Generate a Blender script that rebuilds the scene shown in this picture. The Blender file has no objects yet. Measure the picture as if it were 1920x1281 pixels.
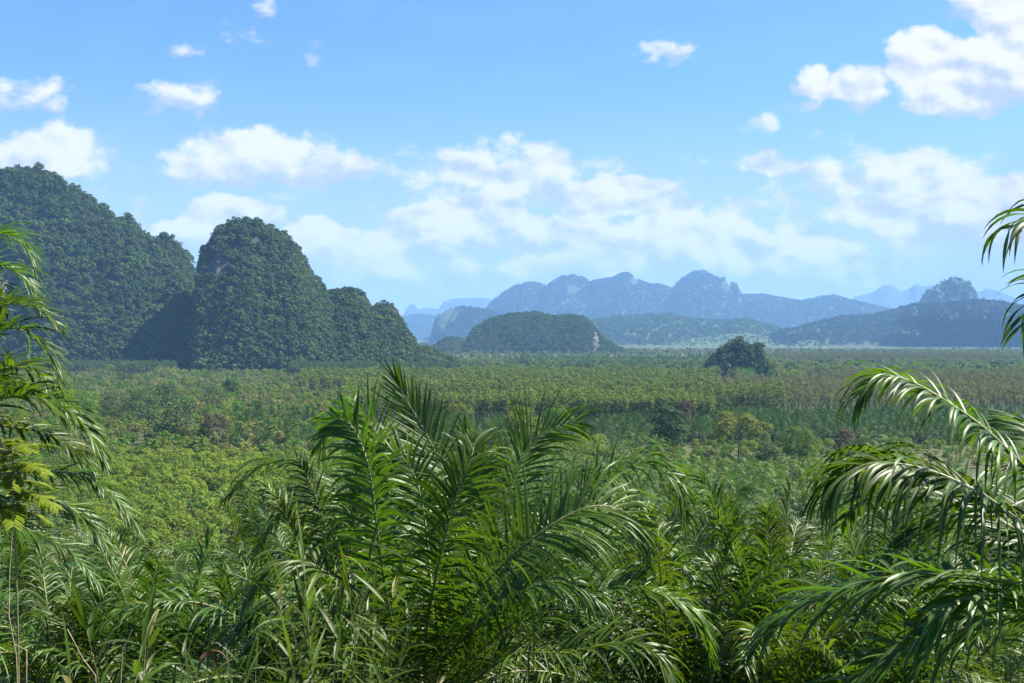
import bpy, math, random
import numpy as np
from mathutils import Vector
R = math.radians
SC = bpy.context.scene
COL = SC.collection
random.seed(7)

# ------------------------------------------------------------------ camera
F = 2133.0; EYE = 46.0; HZ = 630.0            # focal length in photo pixels, eye height, horizon row
cam = bpy.data.objects.new('camera', bpy.data.cameras.new('camera'))
COL.objects.link(cam); SC.camera = cam
cam.location = (0, 0, EYE)
cam.data.sensor_width = 36; cam.data.lens = 40; cam.data.clip_start = 0.1; cam.data.clip_end = 60000
cam.rotation_euler = (R(90) - math.atan((640.5 - HZ) / F), 0, 0)

# ------------------------------------------------------------------ exposure / render
SC.view_settings.view_transform = 'Standard'; SC.view_settings.look = 'None'
SC.view_settings.exposure = 1.6; SC.view_settings.gamma = 1
cy = SC.cycles
cy.max_bounces = 6; cy.diffuse_bounces = 3; cy.glossy_bounces = 2; cy.transmission_bounces = 4
cy.volume_bounces = 1; cy.transparent_max_bounces = 8
cy.caustics_reflective = False; cy.caustics_refractive = False
cy.sample_clamp_indirect = 4

# ------------------------------------------------------------------ sun
SUN_AZ, SUN_EL = 73.0, 54.0                    # degrees right of the view direction, and up
sd = Vector((math.sin(R(SUN_AZ)) * math.cos(R(SUN_EL)), math.cos(R(SUN_AZ)) * math.cos(R(SUN_EL)), math.sin(R(SUN_EL))))
sun = bpy.data.objects.new('sun', bpy.data.lights.new('sun', 'SUN'))
COL.objects.link(sun); sun.location = (0, 0, 900)
sun.data.energy = 5.0; sun.data.angle = R(0.53); sun.data.color = (1.0, 0.94, 0.82)
sun.rotation_euler = sd.to_track_quat('Z', 'Y').to_euler()

# ------------------------------------------------------------------ sky and clouds
world = bpy.data.worlds.new('World'); SC.world = world; world.use_nodes = True

class NT:
    """little helper that chains nodes"""
    def __init__(s, nt): s.nt = nt
    def n(s, t, **k):
        nd = s.nt.nodes.new(t)
        for a, b in k.items(): setattr(nd, a, b)
        return nd
    def put(s, sock, v):
        if v is None: return
        if hasattr(v, 'is_linked'): s.nt.links.new(v, sock)
        else: sock.default_value = v
    def m(s, op, a, b=None, c=None, clamp=False):
        nd = s.n('ShaderNodeMath', operation=op, use_clamp=clamp)
        for i, v in enumerate((a, b, c)): s.put(nd.inputs[i], v)
        return nd.outputs[0]
    def v(s, op, a, b=None, c=None):
        nd = s.n('ShaderNodeVectorMath', operation=op)
        for i, v in enumerate((a, b, c)): s.put(nd.inputs[i], v)
        return nd.outputs['Value'] if op in ('LENGTH', 'DOT_PRODUCT', 'DISTANCE') else nd.outputs[0]
    def mr(s, x, a, b, c=0.0, d=1.0, t='LINEAR'):
        nd = s.n('ShaderNodeMapRange', interpolation_type=t)
        for i, v in enumerate((x, a, b, c, d)): s.put(nd.inputs[i], v)
        return nd.outputs[0]
    def mix(s, f, a, b, mode='MIX'):
        nd = s.n('ShaderNodeMix', data_type='RGBA', blend_type=mode)
        s.put(nd.inputs[0], f); s.put(nd.inputs[6], a); s.put(nd.inputs[7], b)
        return nd.outputs[2]
    def noise(s, vec, scale, detail, rough=0.5, dist=0.0, out=0):
        nd = s.n('ShaderNodeTexNoise')
        s.put(nd.inputs['Vector'], vec)
        nd.inputs['Scale'].default_value = scale; nd.inputs['Detail'].default_value = detail
        nd.inputs['Roughness'].default_value = rough; nd.inputs['Distortion'].default_value = dist
        return nd.outputs[out]

def build_world():
    w = NT(world.node_tree); nt = world.node_tree; nt.nodes.clear()
    out = w.n('ShaderNodeOutputWorld'); bg = w.n('ShaderNodeBackground')
    sky = w.n('ShaderNodeTexSky'); sky.sky_type = 'NISHITA'; sky.sun_disc = False
    sky.sun_elevation = R(SUN_EL); sky.sun_rotation = R(SUN_AZ)
    sky.altitude = 50; sky.air_density = 1.0; sky.dust_density = 0.6; sky.ozone_density = 2.0
    tc = w.n('ShaderNodeTexCoord'); gen = tc.outputs['Generated']
    sx = w.n('ShaderNodeSeparateXYZ'); w.put(sx.inputs[0], gen)
    yy = w.m('MAXIMUM', sx.outputs[1], 0.08)
    # the cloud deck is laid out on the direction's tangent plane: units of 100 photo pixels
    u = w.m('DIVIDE', sx.outputs[0], yy); v = w.m('DIVIDE', sx.outputs[2], yy)
    cx = w.n('ShaderNodeCombineXYZ')
    w.put(cx.inputs[0], w.m('MULTIPLY', u, F / 100)); w.put(cx.inputs[1], w.m('MULTIPLY', v, F / 100))
    p = cx.outputs[0]
    wn = w.noise(p, 1.1, 3, 0.6, out=1)
    wp = w.v('MULTIPLY_ADD', w.v('SUBTRACT', wn, (0.5, 0.5, 0.5)), (0.95, 0.62, 0), p)
    blobs = [  # px, py, rx, ry, strength
        (40, 172, 95, 52, 0.66), (100, 195, 40, 40, 0.55), (320, 186, 95, 40, 0.62), (338, 96, 46, 30, 0.50), (95, 292, 120, 62, 1.00), (60, 320, 120, 50, 0.80), (150, 340, 60, 40, 0.50),
        (400, 312, 150, 44, 0.85), (480, 292, 170, 52, 1.00), (600, 308, 110, 46, 0.90), (660, 318, 90, 36, 0.60),
        (440, 398, 105, 36, 0.99), (270, 394, 42, 30, 0.52), (350, 442, 110, 40, 1.11), (580, 455, 95, 50, 1.06), (690, 466, 150, 44, 1.21), (620, 515, 60, 30, 0.70), (700, 515, 90, 28, 0.88),
        (930, 330, 240, 78, 0.68), (920, 300, 90, 34, 0.70), (950, 350, 100, 50, 0.80), (1170, 370, 125, 46, 1.12), (1080, 355, 110, 44, 0.72),
        (850, 414, 150, 46, 1.26), (980, 432, 170, 40, 1.06), (1120, 440, 150, 40, 0.94), (1290, 446, 190, 54, 1.31), (1420, 478, 170, 48, 1.18), (1560, 500, 150, 44, 1.14),
        (1040, 500, 130, 34, 1.04), (850, 520, 110, 40, 0.86), (1150, 500, 260, 60, 0.67),
        (1500, 312, 130, 28, 0.62), (1650, 335, 200, 70, 0.68), (1800, 385, 240, 80, 0.86), (1700, 400, 200, 50, 0.88), (1850, 350, 120, 40, 0.70), (1860, 440, 200, 50, 0.84),
        (1735, 112, 76, 66, 1.15), (1850, 130, 150, 78, 1.15), (1790, 182, 140, 42, 0.95), (1900, 48, 90, 80, 0.95), (1850, 5, 130, 30, 0.70),
        (1528, 160, 38, 46, 0.82), (1605, 160, 80, 48, 0.80), (1525, 200, 46, 18, 0.60), (1245, 102, 84, 30, 0.60), (1420, 238, 52, 30, 0.44), (1520, 262, 26, 16, 0.40),
        (570, 82, 190, 44, 0.30), (480, 25, 80, 32, 0.30), (1000, 395, 420, 140, 0.48), (1480, 450, 420, 110, 0.62), (1750, 370, 330, 110, 0.46), (640, 480, 260, 60, 0.58), (540, 368, 80, 22, 0.42), (690, 382, 40, 14, 0.42), (760, 325, 50, 30, 0.50)]
    M = S = W = None
    for (bx, by, rx, ry, st) in blobs:
        X = (bx - 960) / 100; Y = (HZ - by) / 100; a = 100 / rx; b = 100 / ry
        q = w.v('MULTIPLY_ADD', wp, (a, b, 0), (-X * a, -Y * b, 0))
        e = w.m('MULTIPLY_ADD', w.v('DOT_PRODUCT', q, q), -0.62 * st, st * 0.94)
        M = e if M is None else w.m('SMOOTH_MAX', M, e, 0.06)
        qs = w.n('ShaderNodeSeparateXYZ'); w.put(qs.inputs[0], q); e = w.m('MAXIMUM', e, 0.0); sy_ = w.m('MULTIPLY', qs.outputs[1], e)
        S = sy_ if S is None else w.m('ADD', S, sy_); W = e if W is None else w.m('ADD', W, e)
    vert = w.m('DIVIDE', S, w.m('ADD', W, 0.05))
    vs = w.v('MULTIPLY', p, (1, 1.45, 1))
    f1 = w.noise(vs, 1.15, 8, 0.57); g1 = w.noise(vs, 1.0, 3.5, 0.5)
    f2 = w.noise(w.v('ADD', vs, (0.16, 0.30, 0)), 1.0, 3.5, 0.5)      # the same field a step towards the sun
    dens = w.m('ADD', M, w.m('MULTIPLY_ADD', f1, 1.5, -0.86))
    d = w.mr(dens, 0.16, 0.50, 0, 1, 'SMOOTHSTEP')
    lit = w.m('MULTIPLY_ADD', w.m('SUBTRACT', g1, f2), 2.6, 0.55)
    lit = w.m('ADD', lit, w.m('MULTIPLY', w.m('SUBTRACT', dens, 0.45), 0.45))
    lit = w.m('ADD', lit, w.m('MULTIPLY', vert, 0.55))
    lit = w.mr(lit, 0.15, 0.95, 0, 1, 'SMOOTHSTEP')
    ccol = w.mix(lit, (0.56, 0.64, 0.74, 1), (1.0, 0.985, 0.955, 1))
    thin = w.mr(w.noise(w.v('MULTIPLY', p, (0.35, 1.0, 1)), 0.8, 5, 0.6), 0.45, 0.8, 0, 0.16)
    low = w.mr(sx.outputs[2], 0.02, 0.23, 0.95, 0.0, 'SMOOTHSTEP')     # thicker air and thin cloud low down
    veil = w.m('MAXIMUM', thin, low)
    front = w.mr(sx.outputs[1], 0.08, 0.3)
    veil = w.m('MULTIPLY', veil, front); d = w.m('MULTIPLY', w.m('MULTIPLY', d, 0.97), front)
    skyc = w.mix(1.0, sky.outputs[0], SKY_TINT, 'MULTIPLY')
    skyv = w.mix(veil, skyc, (3.25, 3.85, 4.4, 1))
    cl = w.mix(1.0, ccol, CLOUD_GAIN, 'MULTIPLY')
    fin = w.mix(d, skyv, cl)
    w.put(bg.inputs[0], fin); bg.inputs[1].default_value = SKY_STRENGTH
    w.put(out.inputs[0], bg.outputs[0])
    world.cycles.sampling_method = 'MANUAL'; world.cycles.sample_map_resolution = 512
SKY_STRENGTH = 0.066
SKY_TINT = (0.47, 0.71, 0.98, 1)
CLOUD_GAIN = (5.5, 5.4, 5.3, 1)
build_world()

# ------------------------------------------------------------------ helpers
def at(px, py, depth):
    """the point a photo pixel shows at a given distance ahead"""
    return np.array([(px - 960) / F * depth, depth, EYE + (HZ - py) / F * depth])
def dist_of(py, z=0.0):
    return (EYE - z) * F / (py - HZ)

def tag(o, label=None, cat=None, group=None, kind=None):
    for k, v in (('label', label), ('category', cat), ('group', group), ('kind', kind)):
        if v: o[k] = v
    return o

def mesh_obj(name, V, Fc, mats, parent=None, midx=None, smooth=False, link=True):
    """V (n,3); Fc (m,4) or (m,3) int array, or list of such arrays"""
    me = bpy.data.meshes.new(name)
    parts = Fc if isinstance(Fc, list) else [Fc]
    V = np.asarray(V, dtype=np.float32)
    loops = np.concatenate([f.ravel() for f in parts]).astype(np.int32)
    tot = np.concatenate([np.full(len(f), f.shape[1]) for f in parts]).astype(np.int32)
    start = np.concatenate([[0], np.cumsum(tot)[:-1]]).astype(np.int32)
    me.vertices.add(len(V)); me.vertices.foreach_set('co', V.ravel())
    me.loops.add(len(loops)); me.loops.foreach_set('vertex_index', loops)
    me.polygons.add(len(tot)); me.polygons.foreach_set('loop_start', start)
    if midx is not None: me.polygons.foreach_set('material_index', np.asarray(midx, dtype=np.int32))
    me.polygons.foreach_set('use_smooth', np.full(len(tot), smooth))
    for m in (mats if isinstance(mats, (list, tuple)) else [mats]): me.materials.append(m)
    me.update(calc_edges=True)
    o = bpy.data.objects.new(name, me)
    if link: COL.objects.link(o)
    if parent is not None: o.parent = parent
    return o

def empty(name, loc, rz=0.0):
    o = bpy.data.objects.new(name, None); COL.objects.link(o)
    o.location = loc; o.rotation_euler = (0, 0, rz); o.empty_display_size = 0.3
    return o

def copy_tree(o, parent=None):
    c = o.copy(); COL.objects.link(c)
    if parent is not None: c.parent = parent
    for ch in o.children: copy_tree(ch, c)
    return c

class MB:
    """collects vertex and face arrays of one mesh"""
    def __init__(s): s.V = []; s.F = []; s.M = []; s.n = 0
    def add(s, V, Fc, m=0):
        s.V.append(np.asarray(V, dtype=np.float64)); s.F.append(np.asarray(Fc) + s.n); s.M.append(np.full(len(Fc), m)); s.n += len(V)
    def obj(s, name, mats, parent=None, smooth=False, link=True):
        return mesh_obj(name, np.concatenate(s.V), s.F, mats, parent, np.concatenate(s.M), smooth, link)

# value noise on numpy arrays
def _h(ix, iy, seed):
    n = (ix.astype(np.int64) * 374761393 + iy.astype(np.int64) * 668265263 + seed * 1442695041) & 0xffffffff
    n = ((n ^ (n >> 13)) * 1274126177) & 0xffffffff
    return ((n ^ (n >> 16)) & 0xffff) / 65535.0
def vnoise(x, y, seed=0):
    ix = np.floor(x); iy = np.floor(y); fx = x - ix; fy = y - iy
    fx = fx * fx * (3 - 2 * fx); fy = fy * fy * (3 - 2 * fy)
    a = _h(ix, iy, seed); b = _h(ix + 1, iy, seed); c = _h(ix, iy + 1, seed); d = _h(ix + 1, iy + 1, seed)
    return (a + (b - a) * fx) * (1 - fy) + (c + (d - c) * fx) * fy
def fbm(x, y, seed=0, o=4, g=0.5):
    x = np.asarray(x, dtype=np.float64); y = np.asarray(y, dtype=np.float64)
    t = 0; a = 1; s = 0
    for i in range(o):
        t = t + a * vnoise(x * 2 ** i, y * 2 ** i, seed + i * 17); s += a; a *= g
    return t / s - 0.5

def tube(mb, P, rad, n=6, m=0):
    P = np.asarray(P, dtype=float); k = len(P)
    T = np.gradient(P, axis=0); T /= np.linalg.norm(T, axis=1)[:, None] + 1e-9
    up = np.array([0.13, 0.21, 1.0]) if abs(T[0][2]) < 0.9 else np.array([1.0, 0.1, 0.0])
    S = np.cross(T, up); S /= np.linalg.norm(S, axis=1)[:, None] + 1e-9
    N = np.cross(S, T)
    a = np.linspace(0, 2 * math.pi, n, endpoint=False)
    rad = np.broadcast_to(rad, (k,))
    V = (P[:, None, :] + rad[:, None, None] * (np.cos(a)[None, :, None] * S[:, None, :] + np.sin(a)[None, :, None] * N[:, None, :])).reshape(-1, 3)
    i = np.arange(k - 1)[:, None] * n; j = np.arange(n)[None, :]; j2 = (j + 1) % n
    Fq = np.stack([i + j, i + j2, i + n + j2, i + n + j], -1).reshape(-1, 4)
    mb.add(V, Fq, m)

def catmull(C, n):
    C = np.asarray(C, dtype=float)
    C = np.vstack([2 * C[0] - C[1], C, 2 * C[-1] - C[-2]])
    k = len(C) - 3; ts = np.linspace(0, k, n); out = []
    for t in ts:
        i = min(int(t), k - 1); f = t - i; a, b, c, d = C[i:i + 4]
        out.append(0.5 * ((2 * b) + (c - a) * f + (2 * a - 5 * b + 4 * c - d) * f * f + (3 * b - a - 3 * c + d) * f ** 3))
    P = np.array(out)
    L = np.concatenate([[0], np.cumsum(np.linalg.norm(np.diff(P, axis=0), axis=1))])
    s = np.linspace(0, L[-1], n)
    return np.stack([np.interp(s, L, P[:, i]) for i in range(3)], 1)

# ------------------------------------------------------------------ materials
def leaf_mat(name, base, trans, rough=0.5, tf=0.35, hv=0.04, vv=0.5, isl=0.35, spec=0.5, dry=None, dry_at=0.93, gain=0.82, patch=None):
    """foliage: per plant and per leaf colour variation, a glossy face and light shining through"""
    m = bpy.data.materials.new(name); m.use_nodes = True; nt = m.node_tree; nt.nodes.clear(); w = NT(nt)
    oi = w.n('ShaderNodeObjectInfo'); ge = w.n('ShaderNodeNewGeometry')
    rnd = oi.outputs['Random']; ri = ge.outputs['Random Per Island']
    r2 = w.m('FRACT', w.m('MULTIPLY', rnd, 7.31))
    pn = None
    if patch:
        pn = w.noise(ge.outputs['Position'], patch, 4, 0.6)
    def var(c):
        c = tuple(q * gain for q in c)
        hs = w.n('ShaderNodeHueSaturation')
        w.put(hs.inputs['Hue'], w.mr(rnd, 0, 1, 0.5 - hv, 0.5 + hv))
        w.put(hs.inputs['Value'], w.m('MULTIPLY', w.mr(r2, 0, 1, 1 - vv / 2, 1 + vv / 2), w.mr(ri, 0, 1, 1 - isl, 1 + isl)))
        w.put(hs.inputs['Color'], (*c, 1))
        c = hs.outputs[0]
        if pn is not None:
            c = w.mix(w.mr(pn, 0.30, 0.44), w.mix(1.0, c, (0.62, 0.66, 0.72, 1), 'MULTIPLY'), c)
            c = w.mix(w.mr(pn, 0.54, 0.68), c, w.mix(1.0, c, (1.25, 1.17, 1.0, 1), 'MULTIPLY'))
        if dry is not None: c = w.mix(w.mr(ri, dry_at, min(dry_at + 0.02, 1.0)), c, (*dry, 1))
        return c
    b = w.n('ShaderNodeBsdfPrincipled'); b.inputs['Roughness'].default_value = rough
    b.inputs['Specular IOR Level'].default_value = spec
    w.put(b.inputs['Base Color'], var(base))
    t = w.n('ShaderNodeBsdfTranslucent'); w.put(t.inputs[0], var(trans))
    mx = w.n('ShaderNodeMixShader'); mx.inputs[0].default_value = tf
    w.put(mx.inputs[1], b.outputs[0]); w.put(mx.inputs[2], t.outputs[0])
    o = w.n('ShaderNodeOutputMaterial'); w.put(o.inputs[0], mx.outputs[0])
    return m

def bark_mat(name, c0, c1, scale=4.0, rough=0.85):
    m = bpy.data.materials.new(name); m.use_nodes = True; nt = m.node_tree; w = NT(nt)
    b = nt.nodes['Principled BSDF']; b.inputs['Roughness'].default_value = rough
    tc = w.n('ShaderNodeTexCoord')
    n = w.noise(tc.outputs['Object'], scale, 6, 0.65)
    w.put(b.inputs['Base Color'], w.mix(w.mr(n, 0.35, 0.65), (*c0, 1), (*c1, 1)))
    bp = w.n('ShaderNodeBump'); bp.inputs['Strength'].default_value = 0.6; bp.inputs['Distance'].default_value = 0.03
    w.put(bp.inputs['Height'], n); w.put(b.inputs['Normal'], bp.outputs[0])
    return m

def hill_mat(name, green, green2, rock, rock2, bias=0.0, scale=0.02, cliff=None):
    """forest floor on gentle ground, streaked limestone where it is steep"""
    m = bpy.data.materials.new(name); m.use_nodes = True; nt = m.node_tree; w = NT(nt)
    b = nt.nodes['Principled BSDF']; b.inputs['Roughness'].default_value = 0.9; b.inputs['Specular IOR Level'].default_value = 0.2
    ge = w.n('ShaderNodeNewGeometry'); pos = ge.outputs['Position']
    sp = w.n('ShaderNodeSeparateXYZ'); w.put(sp.inputs[0], ge.outputs['Normal'])
    n1 = w.noise(pos, scale, 6, 0.6); n2 = w.noise(w.v('MULTIPLY', pos, (1, 1, 0.14)), scale * 12, 6, 0.7)
    g = w.mix(w.mr(n1, 0.35, 0.65), (*green, 1), (*green2, 1))
    r = w.mix(w.mr(n2, 0.3, 0.7), (*rock, 1), (*rock2, 1))
    steep = w.mr(w.m('ADD', sp.outputs[2], w.m('MULTIPLY_ADD', n1, 0.7, -0.35)), 0.22 + bias, 0.42 + bias, 1, 0)
    if cliff is not None:
        at_ = w.n('ShaderNodeAttribute', attribute_name='cliff')
        steep = w.m('MULTIPLY', at_.outputs['Fac'], w.mr(w.noise(pos, scale * 2.0, 5, 0.65), 0.38, 0.48))
    w.put(b.inputs['Base Color'], w.mix(steep, g, r))
    bp = w.n('ShaderNodeBump'); bp.inputs['Strength'].default_value = 1.0; bp.inputs['Distance'].default_value = 5.0
    w.put(bp.inputs['Height'], n2); w.put(b.inputs['Normal'], bp.outputs[0])
    return m

PALM_NEAR = leaf_mat('palm leaflet near', (0.054, 0.110, 0.006), (0.17, 0.34, 0.006), 0.43, 0.26, 0.014, 0.3, 0.38, 0.32, (0.20, 0.15, 0.05), 0.978, gain=0.76)
PALM_MID = leaf_mat('palm leaflet slope', (0.052, 0.106, 0.007), (0.16, 0.30, 0.008), 0.45, 0.22, 0.018, 0.5, 0.38, 0.30, (0.20, 0.15, 0.05), 0.98, gain=0.74)
PALM_FAR = leaf_mat('palm leaflet valley', (0.042, 0.096, 0.016), (0.08, 0.18, 0.02), 0.6, 0.22, 0.012, 0.3, 0.25, 0.12)
GROVE = leaf_mat('grove leaf', (0.066, 0.104, 0.026), (0.11, 0.18, 0.03), 0.55, 0.25, 0.012, 0.3, 0.35, 0.25)
PALM_VAL = leaf_mat('palm leaflet grove', (0.066, 0.122, 0.010), (0.15, 0.28, 0.012), 0.5, 0.24, 0.015, 0.55, 0.25, 0.22, gain=1.0)
RACHIS = bark_mat('palm rachis', (0.10, 0.12, 0.03), (0.20, 0.19, 0.07), 6, 0.5)
TRUNK = bark_mat('palm trunk', (0.05, 0.04, 0.03), (0.14, 0.11, 0.08), 5)
BARK = bark_mat('grey bark', (0.10, 0.09, 0.08), (0.24, 0.22, 0.19), 2)
BARK_D = bark_mat('dark bark', (0.04, 0.035, 0.03), (0.10, 0.085, 0.07), 2)
HILL_LEAF = leaf_mat('hill forest leaf', (0.056, 0.090, 0.020), (0.06, 0.11, 0.025), 0.7, 0.12, 0.025, 0.8, 0.24, 0.1, gain=1.08, patch=0.014)
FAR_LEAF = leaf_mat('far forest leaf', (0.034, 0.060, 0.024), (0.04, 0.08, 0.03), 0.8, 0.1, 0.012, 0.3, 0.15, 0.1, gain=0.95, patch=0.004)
RUBBER = leaf_mat('rubber leaf', (0.112, 0.152, 0.022), (0.15, 0.23, 0.025), 0.65, 0.22, 0.012, 0.4, 0.20, 0.1, gain=1.1, patch=0.012)
RUBBER_D = leaf_mat('dense rubber leaf', (0.052, 0.096, 0.028), (0.07, 0.14, 0.03), 0.65, 0.2, 0.012, 0.35, 0.22, 0.12, gain=1.0)
RUBBER_P = leaf_mat('thin rubber leaf', (0.14, 0.150, 0.048), (0.17, 0.19, 0.05), 0.7, 0.24, 0.02, 0.4, 0.22, 0.1, gain=1.05, patch=0.012)
DARKTREE = leaf_mat('dark tree leaf', (0.032, 0.078, 0.014), (0.06, 0.14, 0.02), 0.62, 0.2, 0.012, 0.3, 0.25, 0.18)
MIDTREE = leaf_mat('mid tree leaf', (0.074, 0.135, 0.014), (0.15, 0.27, 0.02), 0.6, 0.3, 0.015, 0.4, 0.22, 0.12, gain=1.05, patch=0.02)
OLIVE = leaf_mat('olive tree leaf', (0.110, 0.140, 0.018), (0.20, 0.25, 0.02), 0.6, 0.32, 0.010, 0.35, 0.22, 0.15, gain=1.05)
YELLOW = leaf_mat('yellow green leaf', (0.125, 0.178, 0.016), (0.24, 0.33, 0.02), 0.6, 0.34, 0.008, 0.35, 0.22, 0.15, gain=1.1, patch=0.03)
BROWN = leaf_mat('brown thinning leaf', (0.10, 0.078, 0.044), (0.13, 0.10, 0.05), 0.7, 0.25, 0.02, 0.35, 0.40, 0.2)
REED = leaf_mat('reed leaf', (0.078, 0.135, 0.012), (0.18, 0.30, 0.015), 0.45, 0.36, 0.015, 0.35, 0.35, 0.26, (0.30, 0.26, 0.10), 0.985, gain=0.52)
FEATHER = leaf_mat('feathery leaf', (0.19, 0.26, 0.012), (0.40, 0.52, 0.02), 0.5, 0.42, 0.01, 0.2, 0.22, 0.3, gain=0.85)
UNDER = leaf_mat('undergrowth leaf', (0.036, 0.072, 0.010), (0.07, 0.14, 0.012), 0.6, 0.2, 0.02, 0.4, 0.40, 0.15, gain=0.62)
STRAW = bark_mat('dry stem', (0.22, 0.16, 0.09), (0.36, 0.28, 0.16), 8)
DEAD = bark_mat('dead leaf', (0.07, 0.03, 0.015), (0.16, 0.07, 0.035), 20)

# ------------------------------------------------------------------ ground
def gz(x, y):
    x = np.asarray(x, dtype=float); y = np.asarray(y, dtype=float)
    r = np.hypot(x, np.maximum(y, 0)) + np.maximum(-y, 0) * 0.2
    s = np.where(r < 60, 43.7 - 0.26 * r, 28.1 - 0.30 * (r - 60))
    s = s + 1.6 * fbm(x / 14, y / 14, 5, 3) * np.clip(r / 15, 0, 1)
    v = 1.5 * fbm(x / 130, y / 130, 9, 3)
    k = 3.0
    return np.where(s - v > 12, s, v + np.log1p(np.exp(np.clip((s - v) / k, -30, 30))) * k)

def build_ground():
    ys = np.concatenate([np.linspace(-40, 170, 106), np.geomspace(173, 19500, 170)])
    t = np.linspace(-1, 1, 181)
    V = []
    for y in ys:
        half = 60 + 0.62 * max(y, 0)
        V.append(np.stack([t * half, np.full(181, y), np.zeros(181)], 1))
    V = np.concatenate(V); V[:, 2] = gz(V[:, 0], V[:, 1])
    n = 181; i = (np.arange(len(ys) - 1) * n)[:, None]; j = np.arange(n - 1)[None, :]
    Fq = np.stack([i + j, i + j + 1, i + n + j + 1, i + n + j], -1).reshape(-1, 4)
    m = bpy.data.materials.new('valley ground'); m.use_nodes = True; w = NT(m.node_tree)
    b = m.node_tree.nodes['Principled BSDF']; b.inputs['Roughness'].default_value = 0.95; b.inputs['Specular IOR Level'].default_value = 0.1
    pos = w.n('ShaderNodeNewGeometry').outputs['Position']
    n1 = w.noise(pos, 0.006, 4, 0.6); n2 = w.noise(pos, 0.25, 6, 0.7)
    c = w.mix(w.mr(n1, 0.4, 0.6), (0.060, 0.078, 0.026, 1), (0.105, 0.100, 0.050, 1))
    c = w.mix(w.mr(n2, 0.35, 0.7), c, (0.030, 0.042, 0.016, 1))
    fa = w.n('ShaderNodeAttribute', attribute_name='field')
    c = w.mix(fa.outputs['Fac'], c, w.mix(w.mr(n2, 0.3, 0.7), (0.095, 0.082, 0.045, 1), (0.062, 0.074, 0.028, 1)))
    w.put(b.inputs['Base Color'], c)
    o = mesh_obj('ground', V, Fq, m, smooth=True); fv = np.zeros(len(V))
    for (fx, fy, rx, ry) in ((178, 430, 34, 30), (60, 2750, 520, 330), (1050, 2700, 420, 260), (-330, 2250, 180, 160), (880, 2050, 200, 110)):      # bare and dry fields
        fv = np.maximum(fv, np.clip(3.0 - 3.0 * np.maximum(np.abs(V[:, 0] - fx) / rx, np.abs(V[:, 1] - fy) / ry), 0, 1))
    o.data.attributes.new('field', 'FLOAT', 'POINT').data.foreach_set('value', fv.astype(np.float32))
    tag(o, 'green and brown valley floor under the palms and plantations', 'ground', kind='structure')
build_ground()

# ------------------------------------------------------------------ hills
def hill(name, prof, D, Wf, mat, label, lower=0.0, colstep=2.0, rows=70, shape=1.6, rough=0.10, nscale=0.2, seed=1, back=None, warp=0.5, cliffs=(), axis=None):
    """A hill whose crest line follows prof (photo px) at distance D; it falls away to the front over Wf metres and behind. Returns the object and arrays."""
    p = np.array(prof, dtype=float)
    x0, x1 = p[0, 0], p[-1, 0]
    nx = int((x1 - x0) / colstep) + 1
    px = np.linspace(x0, x1, nx)
    back = back or Wf * 0.8
    tf = np.linspace(-1, 0, int(rows * 0.7)); tb = np.linspace(0, 1, int(rows * 0.3) + 1)[1:]
    yy = np.concatenate([D + tf * Wf, D + tb * back]); tt = np.abs(np.concatenate([tf, tb]))
    X = (px - 960) / F * D
    H = EYE + (HZ - np.interp(px, p[:, 0], p[:, 1])) / F * D - lower
    XX, YY = np.meshgrid(X, yy); TT = np.repeat(tt[:, None], nx, 1)
    X0 = XX; XX = XX + (YY - D) * ((x0 + x1) / 2 - 960 if axis is None else np.interp(px, [x0, x1], axis)[None, :] - 960) / F      # the slope runs out towards the viewpoint
    hmax = H.max(); s = nscale / hmax * 4
    wx = X0 + warp * hmax * fbm(XX * s * 0.5, YY * s * 0.5, seed + 50, 3) * np.minimum(TT * 2, 1)
    HH = np.interp(wx.ravel(), X, H).reshape(wx.shape)
    fall = 1 - np.clip(TT, 0, 1) ** shape
    N = fbm(XX * s * 1.5, YY * s * 0.6, seed, 5) ; N2 = 0.5 - np.abs(fbm(XX * s * 0.7, YY * s * 0.7, seed + 7, 4)) * 2
    body = np.clip(TT * 3, 0.0, 1) * np.clip((1 - TT) * 6, 0, 1)
    Z = HH * np.clip(fall + body * (0.30 * N + 0.16 * (N2 - 0.3)) * rough * 10 * 0.5, 0, 1.02)
    Z += hmax * 0.018 * fbm(XX * s * 8, YY * s * 8, seed + 3, 3) * (TT < 0.98)
    Z = np.where(TT > 0.995, -2.0, Z)
    V = np.stack([XX.ravel(), YY.ravel(), Z.ravel()], 1)
    ny = len(yy); i = (np.arange(ny - 1) * nx)[:, None]; j = np.arange(nx - 1)[None, :]
    Fq = np.stack([i + j, i + j + 1, i + nx + j + 1, i + nx + j], -1).reshape(-1, 4)
    o = mesh_obj(name, V, Fq, mat, smooth=True)
    # where bare cliffs stand, as a vertex attribute (a place on the hill, not on the picture)
    cv = np.zeros(len(V))
    for (cxp, cyp, rx, ry) in cliffs:
        sx = 960 + V[:, 0] / V[:, 1] * F; sy = HZ - (V[:, 2] - EYE) / V[:, 1] * F
        cv = np.maximum(cv, np.clip(2.1 - np.hypot((sx - cxp) / rx, (sy - cyp) / ry) * 1.3, 0, 1))
    a = o.data.attributes.new('cliff', 'FLOAT', 'POINT'); a.data.foreach_set('value', cv.astype(np.float32))
    tag(o, label, 'hill', kind='structure')
    return o, V, Fq, cv

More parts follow.
